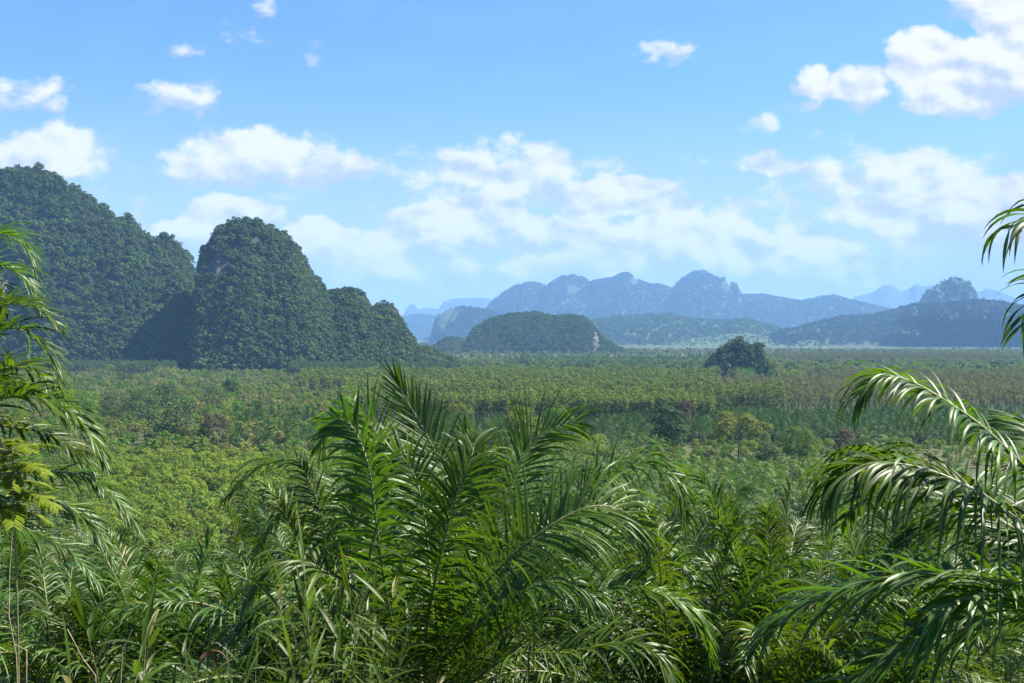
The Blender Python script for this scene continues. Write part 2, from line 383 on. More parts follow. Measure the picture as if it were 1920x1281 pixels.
def hill_points(V, Fq, cv, n, seed, zmin=2.0, wts=None):
    """n random points over the faces of a hill that turn to the valley (or lie near its crest)"""
    rg = np.random.default_rng(seed)
    a, b, c, d = (V[Fq[:, k]] for k in range(4))
    nr = np.cross(c - a, d - b); ar = np.linalg.norm(nr, axis=1); nr /= ar[:, None] + 1e-9
    ctr = (a + b + c + d) / 4
    view = np.array([0, 0, EYE]) - ctr; view /= np.linalg.norm(view, axis=1)[:, None]
    vis = (nr * view).sum(1)
    wt = ar * np.clip(vis + 0.22, 0, 0.6) * (ctr[:, 2] > zmin)
    fc = cv[Fq].mean(1); wt = wt * np.clip(1 - fc * 1.25, 0.03, 1)
    wt /= wt.sum()
    k = rg.choice(len(Fq), n, p=wt)
    u = rg.random((n, 1)); v = rg.random((n, 1))
    return (a[k] * (1 - u) + b[k] * u) * (1 - v) + (d[k] * (1 - u) + c[k] * u) * v

# ------------------------------------------------------------------ crowns and trees
def leaf_quads(C, Nrm, size, rg, elong=1.0):
    """one rhombic leaf spray per centre, facing roughly along Nrm"""
    n = len(C)
    t = rg.normal(size=(n, 3)); t -= (t * Nrm).sum(1)[:, None] * Nrm; t /= np.linalg.norm(t, axis=1)[:, None] + 1e-9
    b = np.cross(Nrm, t); s = size * rg.uniform(0.65, 1.35, (n, 1))
    bend = Nrm * s * 0.18
    V = np.stack([C - t * s * elong, C - b * s * 0.55 + bend, C + t * s * elong, C + b * s * 0.55 + bend], 1).reshape(-1, 3)
    return V, np.arange(4 * n).reshape(-1, 4)

def crown_leaves(mb, centres, radii, n_per, size, rg, m=0, flat=0.75, up=0.35, fill=0.6, rn=0.32):
    """leaf sprays spread through clumps"""
    for c, r, n in zip(centres, radii, n_per):
        d = rg.normal(size=(n, 3)); d /= np.linalg.norm(d, axis=1)[:, None]
        d[:, 2] = np.where(d[:, 2] < -0.35, -d[:, 2], d[:, 2])
        rr = r * (fill + (1 - fill) * rg.random((n, 1)) ** 0.6)
        P = c + d * rr * np.array([1, 1, flat])
        N = d + rg.normal(size=(n, 3)) * rn + np.array([0, 0, up]); N /= np.linalg.norm(N, axis=1)[:, None]
        V, Q = leaf_quads(P, N, size, rg); mb.add(V, Q, m)

def broad_tree(name, h, w, mats, seed, clumps=26, leaves=1500, size=0.32, trunk=True, low=0.25, top=0.5, flat=0.75, link=True, bark=None, split=False, airy=0.0):
    """tapered trunk with limbs to the clumps of an uneven crown; origin at the foot"""
    rg = np.random.default_rng(seed)
    lb = MB(); tb = MB()
    cz0 = h * low; ch = h - cz0
    C = []; Rr = []
    for i in range(clumps):
        f = (i + 0.5) / clumps; zz = cz0 + ch * (0.12 + 0.80 * f)
        t = (zz - cz0) / ch
        wr = w / 2 * (np.interp(t, [0, 0.35, top + 0.1, 0.85, 1], [0.62, 0.95, 1.0, 0.68, 0.25]))
        a = i * 2.39996 + rg.uniform(-.5, .5); rad = wr * math.sqrt(rg.uniform(0.15, 0.85)) * (0.85 + airy)
        C.append([math.cos(a) * rad, math.sin(a) * rad, zz + rg.uniform(-.06, .06) * h]); Rr.append(w * rg.uniform(0.11, 0.21) * (1 - airy * 0.5))
    C = np.array(C); Rr = np.array(Rr)
    npn = np.maximum((leaves * Rr ** 2 / (Rr ** 2).sum()).astype(int), 6)
    crown_leaves(lb, C, Rr, npn, size, rg, 0, flat)
    if trunk:
        bend = rg.normal(size=2) * 0.03 * h
        sp = np.array([[0, 0, -0.8], [bend[0] * .3, bend[1] * .3, h * 0.3], [bend[0], bend[1], h * 0.62], [bend[0] * 1.2, bend[1] * 1.2, h * 0.85]])
        P = catmull(sp, 10); r0 = 0.022 * h + 0.03
        tube(tb, P, np.linspace(r0, r0 * 0.25, 10), 7, 0)
        for i in rg.choice(clumps, min(clumps, 11), replace=False):
            st = P[int(np.clip(np.searchsorted(P[:, 2], C[i][2] * 0.72), 2, 8))]
            mid = (st + C[i]) / 2 + np.array([0, 0, 0.03 * h])
            tube(tb, catmull([st, mid, C[i]], 5), np.linspace(r0 * 0.42, r0 * 0.10, 5), 5, 0)
    if split:
        return lb, tb
    if trunk:
        for V, Q in zip(tb.V, tb.F):
            lb.V.append(V); lb.F.append(Q + lb.n); lb.M.append(np.full(len(Q), 1))
        lb.n += tb.n
    return lb.obj(name, [mats, bark or BARK], link=link)

def merge(lb, tb):
    for V, Q in zip(tb.V, tb.F):
        lb.V.append(V); lb.F.append(Q + lb.n); lb.M.append(np.full(len(Q), 1))
    lb.n += tb.n

def tree_thing(name, loc, h, w, mat, seed, label, cat='tree', group=None, bark=None, **k):
    t = empty(name, loc); tag(t, label, cat, group)
    lb, tb = broad_tree('x', h, w, mat, seed, split=True, **k)
    lb.obj('crown', [mat], t)
    if tb.n: tb.obj('trunk', [bark or BARK], t, smooth=True)
    return t

# ------------------------------------------------------------------ scatter of uncountable growth (stuff)
def scatter(name, pts, scale, protos, seed, label, cat, sxy=None):
    """one object that repeats prototype plants on points by geometry nodes"""
    n = len(pts); rg = np.random.default_rng(seed)
    me = bpy.data.meshes.new(name); me.vertices.add(n); me.vertices.foreach_set('co', np.asarray(pts, dtype=np.float32).ravel())
    sv = np.broadcast_to(np.asarray(scale, dtype=float).reshape(-1, 1), (n, 3)).copy()
    if sxy is not None: sv[:, :2] *= np.asarray(sxy).reshape(-1, 1)
    for an, ty, val in (('sc', 'FLOAT_VECTOR', sv), ('rot', 'FLOAT_VECTOR', np.stack([rg.normal(size=n) * .06, rg.normal(size=n) * .06, rg.random(n) * 6.283], 1))):
        a = me.attributes.new(an, ty, 'POINT'); a.data.foreach_set('vector', val.astype(np.float32).ravel())
    a = me.attributes.new('pick', 'INT', 'POINT'); a.data.foreach_set('value', rg.integers(0, len(protos), n).astype(np.int32))
    o = bpy.data.objects.new(name, me); COL.objects.link(o)
    pc = bpy.data.collections.new(name + ' kinds')
    for p in protos: pc.objects.link(p)
    g = bpy.data.node_groups.new(name, 'GeometryNodeTree')
    g.interface.new_socket('Geometry', in_out='INPUT', socket_type='NodeSocketGeometry'); g.interface.new_socket('Geometry', in_out='OUTPUT', socket_type='NodeSocketGeometry')
    N = g.nodes; L = g.links
    gi = N.new('NodeGroupInput'); go = N.new('NodeGroupOutput'); ip = N.new('GeometryNodeInstanceOnPoints'); ci = N.new('GeometryNodeCollectionInfo')
    mp = N.new('GeometryNodeMeshToPoints')
    ci.inputs['Collection'].default_value = pc; ci.inputs['Separate Children'].default_value = True; ci.inputs['Reset Children'].default_value = True
    def named(nm, ty):
        q = N.new('GeometryNodeInputNamedAttribute'); q.data_type = ty; q.inputs[0].default_value = nm; return q.outputs[0]
    L.new(gi.outputs[0], mp.inputs[0]); L.new(mp.outputs[0], ip.inputs['Points']); L.new(ci.outputs[0], ip.inputs['Instance'])
    ip.inputs['Pick Instance'].default_value = True
    L.new(named('pick', 'INT'), ip.inputs['Instance Index']); L.new(named('rot', 'FLOAT_VECTOR'), ip.inputs['Rotation']); L.new(named('sc', 'FLOAT_VECTOR'), ip.inputs['Scale'])
    L.new(ip.outputs[0], go.inputs[0])
    md = o.modifiers.new('growth', 'NODES'); md.node_group = g
    return tag(o, label, cat, kind='stuff')

def blob_proto(name, mat, seed, n=230, clumps=6, size=0.085, up=0.25):
    """a forest crown of unit width and about unit height"""
    rg = np.random.default_rng(seed); mb = MB()
    C = []; Rr = []
    for i in range(clumps):
        a = i * 2.4 + rg.uniform(-.4, .4); z = 0.30 + 0.5 * (i + 0.5) / clumps
        r = 0.34 * math.sqrt(max(0.05, 1 - ((z - 0.42) / 0.5) ** 2)) * rg.uniform(0.5, 1.05)
        C.append([math.cos(a) * r, math.sin(a) * r, z + rg.uniform(-.05, .05)]); Rr.append(rg.uniform(0.15, 0.25))
    crown_leaves(mb, np.array(C), np.array(Rr), [n // clumps] * clumps, size, rg, 0, 0.95, up, 0.82, 0.22)
    return mb.obj(name, [mat], link=False)

HILLM = hill_mat('forested limestone', (0.012, 0.020, 0.009), (0.020, 0.030, 0.012), (0.16, 0.153, 0.142), (0.045, 0.043, 0.04), cliff=1)
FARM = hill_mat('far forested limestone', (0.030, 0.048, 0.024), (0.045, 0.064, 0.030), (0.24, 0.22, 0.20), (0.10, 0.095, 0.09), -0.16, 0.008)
LOWM = hill_mat('low green hill', (0.046, 0.082, 0.028), (0.066, 0.100, 0.034), (0.10, 0.10, 0.06), (0.08, 0.10, 0.05), -0.3, 0.006)

forest_protos = [blob_proto('crown kind', HILL_LEAF, 100 + i) for i in range(6)]
far_protos = [blob_proto('far crown kind', FAR_LEAF, 120 + i, 90, 6, 0.14, 1.3) for i in range(5)]
low_protos = [blob_proto('low hill crown kind', RUBBER_D, 140 + i, 80, 6, 0.14, 1.3) for i in range(4)]
rgm = np.random.default_rng(3)

PA = [(-420, 660), (-300, 560), (-150, 420), (-60, 345), (0, 318), (35, 305), (75, 308), (130, 340), (190, 380), (215, 402), (245, 405), (270, 432), (285, 445), (310, 437), (332, 445), (355, 478), (372, 522), (392, 590), (420, 650), (460, 695)]
o, V, Q, cv = hill('karst_hill', PA, 1800, 290, HILLM, 'tall forested limestone hill with a stepped ridge, behind the left palm', 9, 2.0, 90, 1.45, 0.17, 0.9, 11, axis=(-300, 400), cliffs=[(0, 522, 22, 30), (150, 340, 20, 14)])
P = hill_points(V, Q, cv, 8000, 21); scatter('hill_forest', P - [0, 0, 3], rgm.uniform(6, 14, len(P)) * rgm.choice([1, 1, 1, 1.3], len(P)), forest_protos, 31, 'dark green forest covering the tall stepped hill', 'forest', rgm.uniform(.8, 1.1, len(P)))
PB = [(345, 690), (366, 640), (372, 570), (376, 520), (380, 470), (398, 446), (412, 422), (440, 412), (475, 410), (500, 422), (530, 435), (552, 452), (570, 488), (597, 524), (618, 544), (634, 537), (660, 539), (682, 552), (694, 574), (712, 567), (738, 573), (750, 598), (766, 630), (786, 650), (812, 658), (840, 668), (870, 690)]
o, V, Q, cv = hill('karst_hill', PB, 1600, 230, HILLM, 'steep domed limestone hill with pale cliffs below its forested top', 8, 1.6, 90, 1.6, 0.13, 0.9, 23, axis=(390, 760), warp=0.12, cliffs=[(410, 502, 20, 22), (495, 490, 11, 9), (440, 470, 18, 8), (480, 452, 14, 6)])
P = hill_points(V, Q, cv, 7200, 22); scatter('hill_forest', P - [0, 0, 3], rgm.uniform(5.5, 13, len(P)) * rgm.choice([1, 1, 1, 1.3], len(P)), forest_protos, 32, 'dark green forest covering the domed hill with cliffs', 'forest', rgm.uniform(.8, 1.1, len(P)))
PC = [(805, 664), (822, 645), (840, 632), (862, 634), (878, 645), (890, 615), (920, 597), (960, 587), (1000, 584), (1040, 592), (1070, 588), (1095, 594), (1115, 615), (1130, 632), (1150, 645), (1172, 662)]
o, V, Q, cv = hill('karst_hill', PC, 3200, 220, HILLM, 'broad low wooded hump with one white cliff at its end', 7, 1.2, 60, 1.9, 0.07, 0.5, 35, cliffs=[(1118, 645, 7, 17)])
P = hill_points(V, Q, cv, 4500, 23); scatter('hill_forest', P - [0, 0, 3], rgm.uniform(7, 15, len(P)), forest_protos, 33, 'dark forest covering the broad low hump', 'forest', rgm.uniform(.8, 1.1, len(P)))
PK = [(1312, 708), (1326, 690), (1331, 668), (1346, 664), (1352, 651), (1368, 650), (1376, 641), (1392, 638), (1408, 645), (1420, 641), (1429, 652), (1433, 672), (1446, 678), (1453, 692), (1476, 708)]
o, V, Q, cv = hill('karst_hill', PK, 1260, 30, HILLM, 'small steep knoll of dark trees standing alone in the valley', 6, 1.0, 40, 2.6, 0.05, 0.5, 41)
P = hill_points(V, Q, cv, 330, 24, 0.5); scatter('hill_forest', P - [0, 0, 2], rgm.uniform(4, 10, len(P)) * rgm.choice([1, 1, 1.5], len(P)), forest_protos, 34, 'dark trees covering the small lone knoll', 'forest', rgm.uniform(.8, 1.1, len(P)))

def far_hill(prof, D, Wf, mat, label, n, size, seed, flabel, lower=8, protos=None, **k):
    o, V, Q, cv = hill('mountain', prof, D, Wf, mat, label, lower, k.pop('colstep', 1.6), k.pop('rows', 70), k.pop('shape', 1.5), k.pop('rough', 0.12), k.pop('nscale', 0.7), seed, cliffs=k.pop('cliffs', ()), **k)
    if n:
        P = hill_points(V, Q, cv, n, seed + 1)
        rg = np.random.default_rng(seed)
        scatter('mountain_forest', P - [0, 0, 3], rg.uniform(size * .7, size * 1.3, n), protos or far_protos, seed + 2, flabel, 'forest', rg.uniform(.9, 1.3, n))
    return o

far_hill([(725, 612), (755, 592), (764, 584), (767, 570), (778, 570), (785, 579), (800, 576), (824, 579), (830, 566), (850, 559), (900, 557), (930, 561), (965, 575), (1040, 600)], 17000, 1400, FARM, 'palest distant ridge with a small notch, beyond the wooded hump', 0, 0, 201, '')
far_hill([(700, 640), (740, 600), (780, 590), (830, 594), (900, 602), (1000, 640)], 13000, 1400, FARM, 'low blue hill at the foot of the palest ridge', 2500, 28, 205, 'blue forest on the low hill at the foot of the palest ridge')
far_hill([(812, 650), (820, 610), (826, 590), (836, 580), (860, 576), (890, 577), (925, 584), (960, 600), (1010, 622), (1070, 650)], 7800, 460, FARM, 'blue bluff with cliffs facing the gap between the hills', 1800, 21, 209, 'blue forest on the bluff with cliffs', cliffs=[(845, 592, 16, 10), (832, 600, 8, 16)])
PE = [(880, 620), (925, 582), (940, 561), (955, 546), (975, 534), (1000, 529), (1020, 533), (1028, 545), (1040, 531), (1055, 518), (1075, 516), (1095, 520), (1105, 527), (1150, 520), (1160, 514), (1175, 510), (1195, 524), (1215, 532), (1240, 534), (1262, 541), (1280, 522), (1298, 509), (1320, 507), (1342, 519), (1360, 522), (1366, 538), (1374, 529), (1382, 533), (1387, 553), (1430, 552), (1460, 558), (1500, 565), (1540, 556), (1562, 553), (1600, 564), (1650, 575), (1720, 590), (1850, 620)]
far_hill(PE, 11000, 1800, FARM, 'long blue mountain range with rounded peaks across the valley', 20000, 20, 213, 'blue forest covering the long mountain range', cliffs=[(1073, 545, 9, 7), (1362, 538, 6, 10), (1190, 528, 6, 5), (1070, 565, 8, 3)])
far_hill([(1560, 590), (1605, 556), (1640, 546), (1656, 534), (1670, 533), (1690, 545), (1704, 541), (1716, 532), (1735, 536), (1762, 533), (1800, 545), (1838, 546), (1850, 540), (1870, 545), (1900, 556), (2000, 570), (2150, 600)], 17000, 1400, FARM, 'pale distant ridge behind the rock dome', 0, 0, 221, '')
far_hill([(1690, 600), (1730, 568), (1744, 546), (1768, 526), (1790, 522), (1814, 528), (1827, 545), (1834, 572), (1880, 600)], 7800, 360, FARM, 'round rock dome rising above the shaded hill', 700, 18, 225, 'forest on the round rock dome', shape=2.4, cliffs=[(1795, 562, 7, 7)])
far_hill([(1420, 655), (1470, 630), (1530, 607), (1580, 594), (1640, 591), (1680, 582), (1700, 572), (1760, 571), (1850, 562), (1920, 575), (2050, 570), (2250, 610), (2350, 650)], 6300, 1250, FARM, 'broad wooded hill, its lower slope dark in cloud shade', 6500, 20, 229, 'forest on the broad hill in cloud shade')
far_hill([(1060, 660), (1105, 602), (1150, 593), (1200, 591), (1250, 588), (1300, 598), (1360, 601), (1400, 597), (1440, 608), (1480, 624), (1540, 645), (1600, 662)], 6300, 950, LOWM, 'rolling low green hills below the long range', 3600, 17, 233, 'trees on the rolling low green hills', protos=low_protos)
far_hill([(1180, 660), (1250, 640), (1330, 628), (1400, 621), (1440, 629), (1475, 645), (1520, 661)], 5500, 560, LOWM, 'smooth pale green rise in front of the rolling hills', 900, 9, 237, 'scattered trees on the smooth green rise', protos=low_protos, lower=4)
far_hill([(1440, 664), (1470, 650), (1500, 637), (1525, 636), (1545, 645), (1570, 662)], 4900, 330, LOWM, 'small smooth green mound before the shaded hill', 120, 10, 241, 'scattered trees on the small green mound', protos=low_protos, lower=4)
far_hill([(730, 664), (770, 648), (800, 644), (830, 650), (870, 662)], 5000, 380, LOWM, 'low green rise in the gap between the hills', 300, 12, 245, 'trees on the low rise in the gap', protos=low_protos, lower=4)

# ------------------------------------------------------------------ palms
G = np.array([0, 0, -1.0])
def frond_geo(path, up, nl, LL, wid, droop, rg, s0=0.16, vee=18, plume=16, K=6, fold=0.16, r0=0.03, tipang=28, missing=0.03):
    """a pinnate frond along a path: returns (rachis builder, leaflet builder)"""
    P = np.asarray(path, dtype=float); k = len(P)
    L = np.concatenate([[0], np.cumsum(np.linalg.norm(np.diff(P, axis=0), axis=1))]); tot = L[-1]; S = L / tot
    T = np.gradient(P, axis=0); T /= np.linalg.norm(T, axis=1)[:, None]
    rb = MB(); tube(rb, P, np.interp(S, [0, 0.1, 1], [r0 * 1.5, r0, r0 * 0.16]), 6)
    s = np.repeat(np.linspace(s0, 0.995, nl), 2) + rg.normal(size=2 * nl) * 0.25 / nl
    s = np.clip(s, 0.02, 1); side = np.tile([1.0, -1.0], nl)
    keep = rg.random(2 * nl) > missing; s = s[keep]; side = side[keep]; n = len(s)
    p = np.stack([np.interp(s, S, P[:, i]) for i in range(3)], 1); t = np.stack([np.interp(s, S, T[:, i]) for i in range(3)], 1)
    t /= np.linalg.norm(t, axis=1)[:, None]
    upv = np.asarray(up, dtype=float)
    sv = np.cross(t, upv); sv /= np.linalg.norm(sv, axis=1)[:, None] + 1e-9
    nv = np.cross(sv, t)
    u = (s - s0) / (1 - s0)
    ll = LL * np.interp(u, [0, 0.12, 0.4, 0.75, 1], [0.45, 0.8, 1.0, 0.8, 0.42]) * rg.uniform(0.88, 1.1, n)
    ang = np.radians(np.interp(u, [0, 0.5, 1], [72, 56, tipang]) + rg.normal(size=n) * 5)
    vv = np.radians(vee + rg.normal(size=n) * plume)
    lat = side[:, None] * sv * np.cos(vv)[:, None] + nv * np.sin(vv)[:, None]
    d = np.cos(ang)[:, None] * t + np.sin(ang)[:, None] * lat
    roll = np.radians(rg.normal(size=n) * 16)
    dr = droop * rg.uniform(0.65, 1.4, n) * np.where(rg.random(n) < 0.10, 2.2, 1.0)
    ll = ll * np.where(rg.random(n) < 0.07, rg.uniform(0.35, 0.7, n), 1.0)
    ts = np.linspace(0, 1, K + 1)
    wprof = np.interp(ts, [0, 0.12, 0.35, 0.7, 1.0], [0.35, 0.85, 1.0, 0.66, 0.03])
    rows = []
    q = p.copy()
    for j in range(K + 1):
        b = t - (t * d).sum(1)[:, None] * d; bn = np.linalg.norm(b, axis=1)[:, None]
        b = np.where(bn > 0.05, b / (bn + 1e-9), sv)
        nn = np.cross(d, b)
        b2 = b * np.cos(roll)[:, None] + nn * np.sin(roll)[:, None]; n2 = np.cross(d, b2)
        w = (wid * wprof[j]) * (0.6 + 0.4 * ll / LL)[:, None]
        rows.append(np.stack([q - b2 * w + n2 * w * fold, q - n2 * w * fold, q + b2 * w + n2 * w * fold], 1))
        q = q + d * (ll / K)[:, None]
        d = d + G * (dr * (0.25 + 1.5 * ts[j]) / K)[:, None]; d /= np.linalg.norm(d, axis=1)[:, None]
    A = np.stack(rows, 1)                      # n, K+1, 3, 3
    V = A.reshape(-1, 3)
    base = (np.arange(n) * (K + 1) * 3)[:, None, None]; jj = (np.arange(K) * 3)[None, :, None]; cc = np.arange(2)[None, None, :]
    i0 = base + jj + cc
    Fq = np.stack([i0, i0 + 1, i0 + 4, i0 + 3], -1).reshape(-1, 4)
    lb = MB(); lb.add(V, Fq)
    return rb, lb

def arc_path(az, el, L, bend, n=24, rg=None, curl=0.0):
    """frond path from the origin: starts at elevation el, bows over under its weight"""
    d = np.array([math.cos(az) * math.cos(el), math.sin(az) * math.cos(el), math.sin(el)]); p = np.zeros(3); out = [p.copy()]
    side = np.array([-math.sin(az), math.cos(az), 0])
    for i in range(n - 1):
        f = i / (n - 1)
        d = d + (G * bend * (0.2 + 1.6 * f) + side * curl) / (n - 1); d /= np.linalg.norm(d)
        p = p + d * L / (n - 1); out.append(p.copy())
    return np.array(out)

def trunk_geo(h, r, seed):
    """stout palm trunk ringed with old frond stubs"""
    rg = np.random.default_rng(seed); mb = MB()
    P = np.stack([np.zeros(8), np.zeros(8), np.linspace(-1.0, h, 8)], 1); P[:, :2] += np.cumsum(rg.normal(size=(8, 2)) * 0.03, 0)
    tube(mb, P, np.linspace(r * 1.15, r * 0.9, 8), 10)
    for i in range(int(h * 16) + 12):
        a = i * 2.39996; z = h * (i / (h * 16 + 12)); rr = r * 0.9
        c = np.array([math.cos(a) * rr, math.sin(a) * rr, z]); e = c + np.array([math.cos(a) * 0.14, math.sin(a) * 0.14, 0.20])
        tube(mb, np.array([c, (c + e) / 2 + [0, 0, -0.02], e]), np.array([0.075, 0.06, 0.035]), 5)
    return mb

def palm_fronds(seed, nf, L, LL, wid, nl, K, elmin=0, droop=2.2, plume=20):
    rg = np.random.default_rng(seed); out = []
    for i in range(nf):
        f = i / (nf - 1)
        el = R(elmin + (84 - elmin) * f ** 1.25 + rg.normal() * 6); az = i * 2.39996 + rg.normal() * 0.12
        l = L * (0.85 + 0.25 * math.sin(f * math.pi)) * rg.uniform(0.9, 1.08)
        P = arc_path(az, el, l, rg.uniform(1.4, 2.5) * (1.15 - 0.35 * f), 20, rg, rg.normal() * 0.18)
        P += np.array([math.cos(az), math.sin(az), 0]) * 0.12
        out.append(frond_geo(P, (0, 0, 1) if el < R(70) else (-math.cos(az), -math.sin(az), 0.3), nl, LL * (0.8 + 0.2 * math.sin(f * 3.1)), wid, droop * rg.uniform(0.6, 1.5), rg, K=K, plume=plume))
    return out

def palm_thing(seed, loc, trunk_h, nf, L, LL, wid, nl, K, lmat, label, group, name='oil_palm', rz=0.0, sub=False):
    t = empty(name, loc, rz); tag(t, label, 'palm', group)
    trunk_geo(trunk_h, 0.30, seed).obj('trunk', [TRUNK], t)
    for rb, lb in palm_fronds(seed, nf, L, LL, wid, nl, K):
        if sub:
            fo = rb.obj('frond', [RACHIS], t, smooth=True); fo.location = (0, 0, trunk_h)
            lb.obj('leaflets', [lmat], fo, smooth=True)
        else:
            merge_into(lb, rb); fo = lb.obj('frond', [lmat, RACHIS], t, smooth=True); fo.location = (0, 0, trunk_h)
    return t

def merge_into(lb, rb):
    for V, Q in zip(rb.V, rb.F):
        lb.V.append(V); lb.F.append(Q + lb.n); lb.M.append(np.full(len(Q), 1))
    lb.n += rb.n

def palm_single(name, seed, trunk_h, nf, L, LL, wid, nl, K, lmat, link=False):
    """a whole palm in one mesh, for palms too far to show their parts"""
    mb = MB()
    for rb, lb in palm_fronds(seed, nf, L, LL, wid, nl, K, elmin=-18, plume=5, droop=0.9):
        for V, Q in zip(lb.V, lb.F): mb.add(V + [0, 0, trunk_h], Q - 0, 0)
        for V, Q in zip(rb.V, rb.F): mb.add(V + [0, 0, trunk_h], Q - 0, 1)
    P = np.array([[0, 0, -1.0], [0, 0, trunk_h * .5], [0, 0, trunk_h]]); tube(mb, P, np.array([.35, .32, .3]), 7, 2)
    return mb.obj(name, [lmat, RACHIS, TRUNK], link=link)

def hero_palm(label, crown, group, fronds, extra, seed, L=3.6, LL=0.95, wid=0.021, dk=1.0, nk=1.0):
    """a near palm: fronds given by points they pass through (metres), the rest grown at random"""
    crown = np.array(crown); base = np.array([crown[0], crown[1], float(gz(crown[0], crown[1]))])
    rg = np.random.default_rng(seed)
    t = empty('oil_palm', base); tag(t, label, 'palm', group)
    th = max(0.6, crown[2] - base[2] - 0.1)
    trunk_geo(th, 0.28, seed).obj('trunk', [TRUNK], t)
    for fr in fronds:
        pts = np.array([crown - base] + [np.array(q) - base for q in fr['p']])
        rb, lb = frond_geo(catmull(pts, 44), fr.get('up', (0, 0, 1)), int(fr.get('n', 80) * nk), fr.get('LL', LL), fr.get('w', wid), fr.get('droop', 1.2) * dk, rg, s0=fr.get('s0', 0.2), vee=fr.get('vee', 18), plume=fr.get('plume', 11), K=8, r0=fr.get('r0', 0.026), tipang=fr.get('tip', 28))
        fo = rb.obj('frond', [RACHIS], t, smooth=True); lb.obj('leaflets', [fr.get('mat', PALM_NEAR)], fo, smooth=True)
    for (az, el, ln, bend) in extra:
        P = arc_path(R(az), R(el), ln, bend, 36, rg, rg.normal() * 0.15) + (crown - base)
        rb, lb = frond_geo(P, (0, 0, 1), 66, LL, wid, 1.3 * rg.uniform(.7, 1.3), rg, K=7)
        fo = rb.obj('frond', [RACHIS], t, smooth=True); lb.obj('leaflets', [PALM_NEAR], fo, smooth=True)
    return t

